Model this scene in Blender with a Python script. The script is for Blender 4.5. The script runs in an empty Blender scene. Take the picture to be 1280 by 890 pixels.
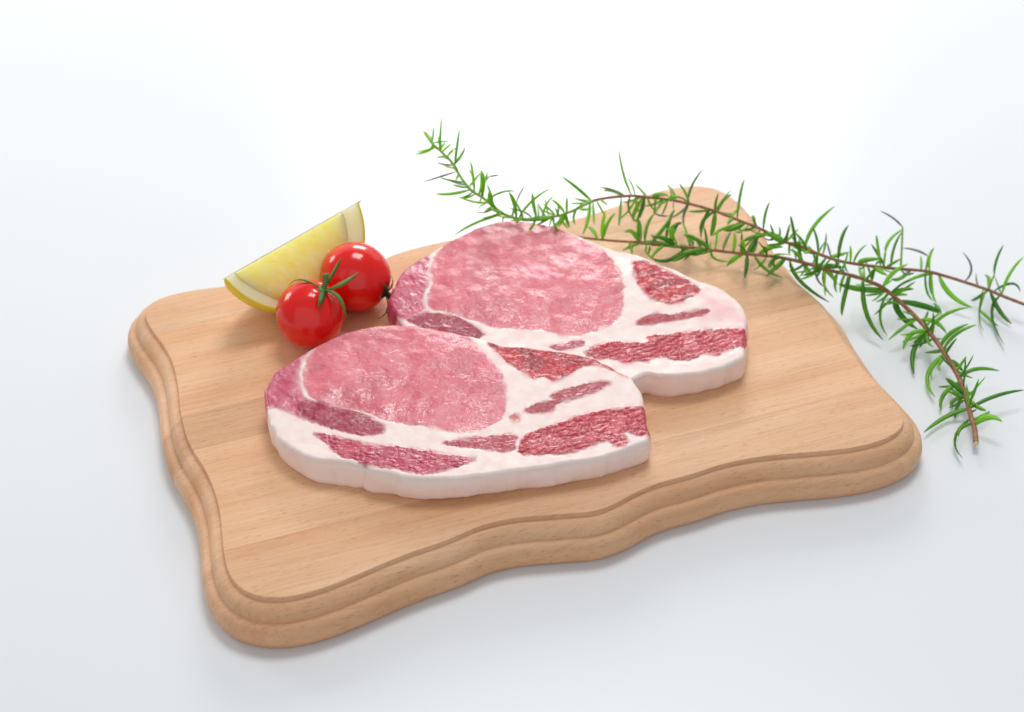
import bpy, bmesh, math, random
import numpy as np
from mathutils import Vector, Matrix

R = math.radians
scene = bpy.context.scene
COL = scene.collection

# ------------------------------------------------------------------ camera
cam_data = bpy.data.cameras.new('camera')
cam_data.sensor_width = 36.0
cam_data.lens = 67.5
cam_data.clip_start = 0.02
cam_data.clip_end = 60.0
cam = bpy.data.objects.new('camera', cam_data)
COL.objects.link(cam)
cam.location = (-0.00029, -0.57737, 0.49086)
cam.rotation_euler = (R(90 - 39.086), 0, 0)
cam_data.dof.use_dof = True
cam_data.dof.focus_distance = 0.70
cam_data.dof.aperture_fstop = 12.0
scene.camera = cam

# ------------------------------------------------------------------ studio light
scene.view_settings.view_transform = 'Standard'
scene.view_settings.look = 'None'
scene.view_settings.exposure = -0.12
scene.view_settings.gamma = 1.0
world = bpy.data.worlds.new('World')
scene.world = world
world.use_nodes = True
bg = world.node_tree.nodes['Background']
bg.inputs[0].default_value = (0.90, 0.95, 1.0, 1)
bg.inputs[1].default_value = 0.36


def area(name, loc, target, sx, sy, power, color):
    d = bpy.data.lights.new(name, 'AREA')
    d.shape = 'RECTANGLE'
    d.size, d.size_y = sx, sy
    d.energy = power
    d.color = color
    o = bpy.data.objects.new(name, d)
    COL.objects.link(o)
    o.location = loc
    o.rotation_euler = (Vector(target) - Vector(loc)).to_track_quat('-Z', 'Y').to_euler()
    return o


area('window_light', (0.06, 1.15, 0.56), (0, 0.05, 0), 0.42, 0.32, 5.2, (1.0, 0.985, 0.96))
area('skylight', (0.14, 0.60, 1.45), (0, 0, 0), 0.60, 0.50, 11.0, (1.0, 0.99, 0.97))
area('side_light', (-1.05, 0.72, 0.40), (-0.1, 0, 0.02), 0.34, 0.44, 3.6, (1.0, 0.99, 0.97))
area('ceiling_light', (-0.3, -0.15, 1.70), (0, 0, 0), 2.4, 1.6, 1.5, (1.0, 0.99, 0.97))
area('front_fill_light', (-0.25, -1.5, 0.85), (0, 0, 0.02), 3.2, 2.2, 10.5, (1.0, 0.97, 0.945))  # added fill lamp, brightens the faces turned to the camera
area('back_light', (0.0, 2.10, 1.00), (0, 0.1, 0), 5.0, 1.5, 19.0, (1.0, 0.99, 0.98))  # added broad soft lamp, lifts the far side of the tabletop

# ------------------------------------------------------------------ measured shapes (millimetres, world axes)
CHOP1 = [[-92.4,-33.6],[-92.5,-30.9],[-91.0,-25.8],[-89.6,-21.8],[-85.8,-17.7],[-80.3,-12.1],[-74.7,-6.8],[-68.4,-1.4],[-60.7,2.1],[-54.0,4.2],[-47.1,5.8],[-38.9,5.1],[-31.1,3.1],[-22.4,1.3],[-13.8,-1.6],[-5.2,-5.6],[3.4,-6.9],[12.0,-8.6],[20.5,-10.3],[29.0,-12.9],[34.0,-15.9],[40.6,-21.7],[44.7,-24.4],[46.0,-27.9],[47.3,-30.5],[48.4,-33.2],[48.5,-38.0],[48.8,-42.2],[49.2,-48.9],[49.4,-56.5],[40.9,-61.9],[31.8,-66.0],[19.5,-69.1],[3.2,-72.7],[-12.9,-75.9],[-23.4,-77.3],[-35.5,-77.1],[-47.0,-74.8],[-56.8,-71.9],[-60.9,-70.2],[-67.2,-69.1],[-73.4,-67.7],[-79.3,-63.0],[-84.9,-56.5],[-88.8,-48.4],[-90.8,-41.3]]
CHOP2 = [[-48.4,28.2],[-48.1,30.6],[-47.1,32.3],[-45.2,39.9],[-41.0,46.9],[-35.5,52.3],[-30.7,57.6],[-24.9,63.4],[-17.1,69.9],[-9.9,74.5],[-1.0,76.5],[5.7,76.2],[13.6,73.9],[20.2,70.8],[26.1,67.1],[32.5,62.6],[39.5,57.4],[43.3,55.5],[51.3,52.7],[59.0,46.7],[66.5,41.9],[74.1,35.5],[81.7,31.4],[87.4,25.1],[90.6,19.7],[91.7,13.6],[91.1,8.5],[89.9,1.8],[89.0,-6.0],[88.0,-10.3],[84.1,-13.2],[78.6,-16.5],[70.7,-19.4],[63.0,-20.8],[55.6,-20.8],[50.3,-19.8],[40.6,-25.7],[34.0,-19.9],[29.0,-16.9],[20.5,-14.3],[12.0,-12.6],[3.4,-10.9],[-5.2,-9.6],[-13.8,-5.6],[-22.4,-2.7],[-31.1,-0.9],[-38.9,1.1],[-48.8,21.7],[-49.0,25.6]]
MUSC1 = {"eye":[[-77.0,-12.4],[-78.5,-20.0],[-78.2,-27.2],[-76.3,-33.1],[-72.4,-36.8],[-66.5,-39.5],[-58.9,-41.3],[-53.0,-43.3],[-48.0,-46.4],[-40.4,-48.7],[-32.2,-49.9],[-26.5,-51.6],[-19.8,-53.2],[-13.4,-52.2],[-7.6,-49.3],[-3.5,-44.6],[-2.4,-38.8],[-2.5,-31.8],[-3.6,-24.9],[-6.9,-17.6],[-12.1,-10.1],[-16.2,-2.4],[-21.9,4.5],[-31.3,8.6],[-47.5,10.6],[-62.1,7.0],[-70.9,-0.4]],"side":[[-78.0,-10.6],[-80.0,-16.4],[-80.1,-22.5],[-79.3,-28.5],[-77.7,-34.3],[-74.1,-38.0],[-71.6,-39.6],[-69.2,-49.1],[-75.8,-46.2],[-81.0,-43.7],[-86.3,-40.9],[-89.5,-40.9],[-94.1,-45.0],[-96.3,-28.5],[-93.5,-20.0],[-88.1,-13.3],[-82.7,-5.3]],"dark":[[-78.9,-37.6],[-72.4,-37.2],[-65.7,-40.0],[-58.0,-41.3],[-51.3,-45.8],[-47.0,-49.3],[-47.1,-52.8],[-52.5,-55.1],[-60.7,-53.4],[-69.2,-49.5],[-75.9,-45.8],[-78.5,-42.1]],"strip1":[[-72.1,-53.2],[-67.6,-58.7],[-64.8,-63.4],[-61.3,-66.4],[-57.2,-67.5],[-53.1,-70.2],[-46.7,-71.9],[-39.3,-73.6],[-32.1,-75.3],[-25.8,-74.2],[-19.4,-71.3],[-13.9,-68.9],[-13.2,-67.1],[-16.3,-66.0],[-22.8,-64.7],[-30.9,-62.3],[-37.5,-61.1],[-44.0,-59.9],[-52.2,-58.7],[-60.6,-56.1],[-67.1,-53.9]],"strip2":[[-25.7,-58.7],[-18.7,-56.4],[-9.0,-54.5],[-1.6,-53.9],[2.0,-55.1],[0.9,-58.7],[0.9,-62.1],[-3.2,-64.1],[-7.2,-62.9],[-13.0,-61.7],[-19.4,-61.0]],"bead":[[1.6,-61.9],[3.2,-56.1],[7.3,-51.6],[16.4,-48.1],[24.0,-44.1],[32.3,-41.7],[40.6,-40.0],[46.9,-39.4],[55.8,-38.4],[56.4,-54.0],[47.3,-55.6],[43.8,-54.5],[41.5,-53.9],[42.2,-59.4],[37.2,-61.0],[33.6,-58.0],[29.1,-60.4],[24.2,-63.0],[19.4,-65.1],[12.9,-65.1],[7.2,-66.0],[2.8,-64.9]],"strip3":[[4.6,-41.3],[8.3,-38.4],[14.2,-36.6],[13.8,-34.3],[16.7,-31.8],[24.3,-28.9],[30.2,-27.2],[36.2,-26.7],[36.1,-28.9],[31.8,-31.8],[24.2,-35.9],[16.5,-38.8],[14.9,-42.3],[10.0,-43.7],[5.9,-42.9]],"blob":[[-1.5,-45.0],[0.3,-43.3],[2.4,-44.6],[2.1,-47.0],[0.0,-47.4]],"rib":[[-9.4,-6.3],[-5.9,-12.4],[-0.9,-18.2],[5.1,-23.7],[7.8,-26.0],[11.8,-24.9],[15.1,-27.2],[20.2,-24.9],[23.7,-21.3],[28.8,-18.8],[35.5,-20.0],[41.3,-24.3],[43.5,-23.4],[40.7,-18.2],[33.1,-11.9],[20.5,-4.3],[2.8,0.6],[-8.9,4.5]]}
MUSC2 = {"eye":[[-31.8,51.3],[-32.7,42.4],[-31.9,34.0],[-33.5,25.9],[-32.6,19.0],[-25.0,15.7],[-16.2,11.8],[-7.3,7.8],[3.4,6.3],[12.7,5.4],[18.2,2.9],[26.0,2.9],[33.6,6.1],[39.9,10.6],[42.9,17.1],[43.5,26.9],[44.2,31.9],[42.7,40.8],[39.9,50.2],[35.4,57.2],[29.9,62.2],[23.4,66.7],[16.3,75.2],[-0.3,82.2],[-13.6,76.4],[-21.7,68.4],[-27.7,60.0]],"side":[[-33.7,51.7],[-34.2,46.7],[-33.6,40.3],[-34.0,31.9],[-35.6,23.9],[-34.8,18.1],[-40.8,12.3],[-44.6,13.7],[-49.1,15.7],[-51.5,26.4],[-48.3,39.2],[-42.4,50.0],[-36.1,55.5]],"dark":[[-41.4,12.3],[-34.4,16.6],[-31.4,16.1],[-22.5,14.2],[-17.4,10.4],[-11.1,4.8],[-12.6,1.3],[-17.2,-0.6],[-24.9,0.3],[-34.2,6.1],[-39.5,9.9]],"strip2":[[13.8,-3.5],[20.8,-0.9],[26.8,-0.2],[27.3,-2.9],[22.4,-5.5],[17.2,-6.0]],"bead":[[26.6,-7.9],[29.4,-4.2],[35.7,-0.6],[41.3,-0.2],[50.8,-1.1],[51.9,2.9],[64.1,4.9],[75.0,6.6],[83.4,7.3],[90.3,7.5],[99.0,8.0],[97.9,-3.5],[87.8,-4.8],[82.3,-6.5],[78.3,-9.9],[73.1,-8.9],[67.5,-12.6],[62.9,-12.6],[58.6,-11.3],[54.8,-11.3],[51.6,-13.7],[48.0,-13.2],[42.6,-14.4],[36.8,-11.8],[31.5,-11.8]],"strip3":[[47.6,9.0],[49.3,12.3],[54.7,15.4],[61.8,15.4],[68.0,16.6],[75.9,18.4],[76.9,16.6],[74.0,14.2],[67.7,12.3],[59.9,10.6],[51.2,8.2]],"rib":[[48.1,46.7],[51.1,48.9],[56.5,46.7],[62.6,41.5],[69.3,36.2],[73.4,31.1],[73.4,27.4],[69.4,24.4],[63.5,20.7],[59.1,22.0],[54.6,23.9],[51.6,28.0],[49.2,35.5]],"pinkfat":[[75.5,25.4],[81.6,22.5],[88.8,15.7],[91.8,10.4],[80.7,11.3],[70.7,11.8],[74.7,15.2],[77.5,18.6]]}
BOARD_R = [128.43,128.28,128.06,127.8,127.57,127.47,127.58,127.92,128.47,129.24,130.24,131.43,132.87,134.63,136.71,138.99,141.39,143.86,146.33,148.57,150.35,151.46,151.8,151.26,149.79,147.34,143.93,139.69,134.84,129.73,124.68,119.96,115.73,112.01,108.8,106.02,103.56,101.26,98.91,96.48,94.08,91.98,90.34,89.1,88.09,87.26,86.6,86.1,85.75,85.56,85.49,85.48,85.53,85.63,85.77,85.98,86.29,86.7,87.12,87.41,87.5,87.39,87.12,86.76,86.36,85.97,85.63,85.37,85.23,85.23,85.39,85.74,86.29,86.98,87.79,88.7,89.68,90.66,91.62,92.58,93.63,94.9,96.44,98.23,100.28,102.65,105.46,108.82,112.76,117.27,122.25,127.53,132.83,137.82,142.22,145.83,148.49,150.05,150.38,149.5,147.66,145.3,142.81,140.48,138.42,136.67,135.2,133.97,132.95,132.08,131.38,130.82,130.42,130.19,130.11,130.07,129.98,129.8,129.53,129.15,128.68,128.19,127.72,127.34,127.16,127.31,127.86,128.59,129.31,130.06,130.87,131.81,132.97,134.44,136.26,138.35,140.55,142.78,144.96,146.97,148.61,149.69,150.03,149.48,147.99,145.56,142.24,138.15,133.44,128.38,123.31,118.6,114.47,110.83,107.6,104.72,102.17,99.87,97.74,95.76,93.98,92.46,91.16,90.03,89.0,88.09,87.34,86.77,86.37,86.13,86.01,85.95,85.92,85.95,86.04,86.17,86.3,86.39,86.43,86.41,86.38,86.41,86.47,86.56,86.65,86.76,86.89,87.03,87.18,87.29,87.31,87.21,87.13,87.28,87.68,88.32,89.14,90.09,91.18,92.46,93.98,95.76,97.74,99.87,102.16,104.71,107.6,110.83,114.39,118.26,122.59,127.42,132.58,137.82,142.8,147.04,150.04,151.48,151.3,149.77,147.32,144.39,141.38,138.61,136.25,134.31,132.73,131.52,130.61,129.88,129.28,128.87,128.68,128.6,128.55,128.49,128.46,128.47,128.5,128.5]
STEM_CUT = [[25.24,80.36,21.5],[31.1,76.01,23.5],[39.88,71.68,25.5],[48.74,69.96,26.0],[54.68,69.45,26.0],[68.2,66.7,26.0],[75.85,65.69,26.0],[83.4,63.95,26.0],[93.97,62.43,25.5],[106.9,61.11,25.0],[114.89,58.61,25.0],[120.89,55.88,25.0],[129.43,52.79,24.0],[137.24,52.53,22.0],[146.08,53.46,18.0],[153.56,52.88,14.0],[161.13,45.46,10.5],[165.58,37.66,9.5],[168.6,30.46,9.0],[171.5,21.98,8.5],[174.5,11.33,7.5],[176.16,2.74,7.0],[176.87,-6.89,6.0],[177.03,-15.17,5.0],[177.27,-23.29,4.5],[176.41,-30.71,4.0]]
STEM_TIP = [[-37.08,109.51,54.0],[-33.87,103.27,53.0],[-29.58,99.2,51.0],[-25.3,94.62,49.0],[-21.6,87.62,46.5],[-17.36,81.77,44.0],[-11.99,78.4,42.0],[-7.23,74.52,40.0],[-3.08,72.54,38.0],[2.84,70.88,37.0],[11.14,72.01,36.5],[17.1,74.06,36.0],[20.69,76.09,35.5],[26.78,80.98,35.0],[33.55,86.77,35.0],[40.92,89.95,34.5],[50.09,91.96,34.0],[56.81,92.36,33.0],[65.27,91.48,32.5],[74.2,89.02,32.0],[84.8,85.04,31.0],[95.18,79.15,30.0],[103.0,73.45,30.0],[110.86,65.04,30.0],[117.54,61.5,30.0],[124.79,57.38,29.0],[133.24,53.78,28.0],[143.98,53.54,26.0],[155.5,58.29,21.0],[170.71,64.61,15.0],[179.13,65.67,12.0],[188.31,63.59,10.0],[198.26,59.02,9.0],[202.75,56.16,8.5],[210.97,51.0,8.0],[221.9,45.4,7.0]]
LEAF_CUT = [[[35.4,73.6,24.6],[33.5,79.2,26.0],[31.4,85.1,23.0],1.5,0],[[37.3,72.7,25.0],[37.1,74.5,31.5],[38.1,73.9,38.5],1.5,0],[[37.3,72.7,25.0],[39.2,75.2,32.5],[42.2,73.2,38.2],1.3,0],[[52.0,69.8,26.0],[52.1,71.9,33.4],[51.2,69.5,39.4],1.4,0],[[52.5,69.7,26.0],[49.7,70.0,31.8],[45.8,64.4,34.9],2.0,0],[[54.7,69.4,26.0],[55.4,76.2,30.3],[59.4,83.0,31.4],1.3,0],[[57.1,69.0,26.0],[62.2,70.9,31.9],[64.9,70.6,37.9],1.5,0],[[63.1,67.7,26.0],[64.9,76.7,32.9],[67.7,83.1,32.8],1.5,0],[[67.3,66.9,26.0],[63.8,66.5,29.9],[57.5,63.0,33.9],2.0,0],[[66.0,67.1,26.0],[65.0,68.5,32.9],[65.6,64.9,38.3],1.6,0],[[66.4,71.5,31.4],[67.9,75.9,30.9],[70.9,81.7,27.3],1.4,[66.0,67.1,26.0]],[[73.9,66.0,26.0],[72.6,71.0,26.7],[72.0,78.6,25.7],0.8,0],[[54.0,69.6,26.0],[60.5,68.3,26.4],[66.9,65.7,26.9],2.2,0],[[54.0,69.6,26.0],[50.1,71.3,23.5],[45.8,72.6,19.7],1.4,0],[[48.2,70.0,26.0],[49.1,65.7,26.1],[48.7,58.7,27.6],1.3,0],[[55.8,69.3,26.0],[54.4,63.9,24.5],[57.6,58.0,26.6],0.8,0],[[63.1,67.7,26.0],[59.1,63.7,26.1],[56.3,56.7,26.8],1.4,0],[[71.8,66.2,26.0],[63.9,60.9,21.6],[56.9,60.4,24.9],1.6,0],[[69.2,66.5,26.0],[73.9,62.1,25.1],[77.8,58.4,29.2],2.0,0],[[74.6,65.9,26.0],[74.4,71.2,26.6],[75.1,77.7,23.4],1.0,0],[[78.1,65.2,26.0],[75.5,65.9,31.8],[69.7,61.5,35.7],1.2,0],[[86.4,63.5,25.9],[88.5,69.9,28.2],[91.0,76.7,26.2],1.2,0],[[90.7,62.8,25.7],[91.2,63.2,31.5],[90.2,60.3,37.9],1.3,0],[[95.2,62.3,25.4],[94.1,61.7,30.4],[93.3,57.7,36.1],2.2,0],[[96.5,62.2,25.4],[99.1,67.4,27.0],[102.8,74.4,26.4],1.9,0],[[97.9,62.0,25.3],[100.3,67.0,25.9],[101.7,74.5,24.8],1.5,0],[[100.8,61.8,25.2],[105.4,61.8,29.6],[110.0,57.3,32.5],1.9,0],[[108.9,60.7,25.0],[106.4,57.0,25.8],[104.4,49.8,27.1],1.0,0],[[112.2,59.6,25.0],[108.1,55.0,23.6],[102.8,48.8,23.9],1.4,0],[[99.3,61.9,25.3],[103.6,59.1,19.8],[110.5,52.3,20.5],2.0,0],[[96.5,62.2,25.4],[96.0,56.7,23.1],[94.4,49.4,22.7],1.7,0],[[95.2,62.3,25.4],[91.3,63.6,22.5],[88.3,60.8,20.1],1.9,0],[[81.9,64.3,26.0],[82.5,64.1,21.3],[89.2,64.6,19.9],1.0,0],[[80.3,64.6,26.0],[75.5,62.3,27.1],[68.9,57.7,28.9],2.0,0],[[75.9,65.7,26.0],[69.1,61.0,24.3],[65.1,56.3,26.0],1.4,0],[[81.9,64.3,26.0],[81.4,68.2,25.0],[82.8,75.0,22.3],1.0,0],[[81.1,64.5,26.0],[77.3,65.0,30.2],[69.8,63.2,34.4],1.6,0],[[73.2,66.1,26.0],[71.9,72.3,29.4],[70.9,79.1,29.7],0.9,0],[[64.6,67.4,26.0],[67.3,75.0,29.7],[70.3,81.9,27.7],1.5,0],[[119.1,56.7,25.1],[120.5,56.7,19.5],[123.9,61.5,15.1],1.0,0],[[106.1,61.2,25.0],[109.4,59.4,27.7],[113.3,54.3,30.7],1.0,0],[[126.1,53.8,24.5],[129.6,51.9,27.2],[133.2,46.6,30.0],2.0,0],[[144.6,53.4,18.7],[143.1,58.1,19.0],[144.2,65.1,17.4],2.2,0],[[120.9,55.9,25.0],[127.7,54.0,24.9],[132.0,47.5,21.0],2.2,0],[[153.6,52.9,14.0],[142.6,51.3,15.2],[133.1,49.9,19.2],2.5,0],[[152.2,53.4,14.7],[155.6,56.2,20.4],[161.6,56.2,24.7],1.7,0],[[119.1,56.7,25.1],[115.8,56.6,30.3],[111.9,52.2,34.9],1.6,0],[[110.6,60.2,25.0],[106.2,57.6,26.6],[103.7,50.5,26.8],1.3,0],[[111.4,59.9,25.0],[108.8,60.3,20.3],[104.7,55.7,20.8],1.4,0],[[113.6,59.1,25.0],[115.9,50.1,20.5],[128.8,43.1,15.1],1.5,0],[[119.1,56.7,25.1],[122.1,57.0,19.8],[124.9,61.9,15.4],1.4,0],[[127.0,53.5,24.4],[121.9,49.9,25.0],[117.0,44.5,27.6],1.2,0],[[127.0,53.5,24.4],[127.0,51.2,17.5],[132.2,52.0,10.9],1.1,0],[[123.4,54.9,24.8],[124.8,53.5,17.9],[129.4,56.9,12.4],0.7,0],[[132.6,52.4,23.4],[131.8,52.2,17.5],[134.1,55.2,10.8],1.3,0],[[135.8,52.5,22.5],[134.7,52.8,18.5],[135.0,54.0,11.7],1.1,0],[[138.1,52.6,21.7],[135.3,47.7,12.0],[135.7,47.2,4.9],1.7,0],[[143.7,53.3,19.2],[143.5,42.6,9.3],[150.6,33.1,3.5],2.0,0],[[154.4,52.4,13.6],[148.8,54.1,10.7],[146.6,58.7,6.8],1.2,0],[[155.2,51.8,13.2],[160.0,50.6,16.5],[162.4,45.8,19.4],1.2,0],[[155.2,51.8,13.2],[160.5,52.1,19.0],[162.1,47.4,23.2],1.1,0],[[132.6,52.4,23.4],[132.9,49.4,25.4],[134.1,44.8,30.3],1.0,0],[[158.4,48.6,11.6],[170.2,48.5,9.0],[177.2,48.7,4.9],2.4,0],[[156.8,50.3,12.4],[158.5,46.9,5.8],[166.3,42.2,1.9],2.4,0],[[154.4,52.4,13.6],[150.2,47.2,4.7],[153.4,38.0,1.7],1.1,0],[[164.9,39.0,9.6],[159.9,36.5,8.6],[152.2,30.6,5.3],1.4,0],[[165.3,38.2,9.6],[171.6,37.1,10.8],[175.4,31.3,8.4],1.8,0],[[168.1,31.8,9.1],[174.0,35.1,15.9],[183.2,33.9,19.4],1.4,0],[[156.0,51.1,12.8],[160.4,50.0,16.7],[162.9,45.0,20.3],1.4,0],[[156.0,51.1,12.8],[160.4,54.2,10.9],[164.5,59.2,6.6],1.4,0],[[173.7,37.8,13.8],[172.7,42.4,13.7],[173.2,48.7,10.7],1.4,[167.2,34.0,9.2]],[[171.5,22.0,8.5],[173.8,24.5,13.7],[181.7,24.9,18.2],1.7,0],[[172.1,19.9,8.3],[176.1,23.2,14.8],[184.3,23.0,19.1],1.4,0],[[168.1,31.8,9.1],[160.3,30.7,9.7],[157.2,24.3,5.5],1.8,0],[[168.1,31.8,9.1],[166.7,26.3,7.9],[168.0,20.0,10.3],1.6,0],[[166.3,36.2,9.4],[169.3,41.6,10.0],[171.2,48.1,6.7],1.0,0],[[168.4,31.1,9.0],[161.4,28.5,3.2],[160.3,13.4,1.7],2.0,0],[[172.1,19.9,8.3],[169.5,22.4,6.1],[166.9,27.0,1.9],2.0,0],[[172.5,18.8,8.2],[163.4,11.6,2.7],[165.8,-2.0,2.8],1.5,0],[[172.8,17.7,8.1],[166.3,12.5,6.0],[165.6,5.8,5.5],1.3,0],[[173.1,16.5,8.0],[168.7,12.2,8.3],[168.1,5.2,10.0],1.3,0],[[173.8,14.2,7.8],[177.3,16.3,4.9],[180.2,14.3,2.0],1.8,0],[[175.9,4.3,7.1],[182.2,8.2,9.6],[192.7,9.4,6.7],1.5,0],[[176.7,-4.2,6.3],[172.0,-4.3,10.9],[167.3,-6.8,16.4],2.1,0],[[176.7,-4.2,6.3],[172.7,-0.8,4.9],[173.4,5.7,2.5],1.4,0],[[176.2,2.7,7.0],[167.9,-2.3,4.2],[167.2,-9.3,1.9],1.8,0],[[176.8,-5.2,6.2],[171.7,-3.9,2.5],[171.6,-8.8,2.5],1.4,0],[[176.7,-3.2,6.4],[173.3,-7.9,2.8],[171.4,-14.7,2.6],1.2,0],[[176.8,-5.2,6.2],[179.6,-1.6,4.6],[182.3,0.6,2.5],1.5,0],[[176.9,-6.9,6.0],[180.0,-11.2,5.6],[182.4,-16.5,8.2],1.7,0],[[177.0,-12.1,5.3],[187.3,-7.2,8.3],[199.8,-3.2,7.4],1.6,0],[[177.0,-12.1,5.3],[168.7,-12.2,2.4],[158.0,-23.2,2.9],2.0,0],[[177.2,-18.5,4.8],[183.4,-14.6,4.5],[185.9,-10.7,2.7],1.5,0],[[177.3,-21.1,4.6],[182.3,-20.0,9.2],[186.7,-24.6,9.6],2.4,0],[[177.1,-16.9,4.9],[167.8,-26.2,2.5],[170.2,-37.8,2.8],1.6,0],[[177.3,-20.2,4.7],[171.6,-23.3,6.0],[169.4,-30.3,7.1],1.3,0]]
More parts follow.
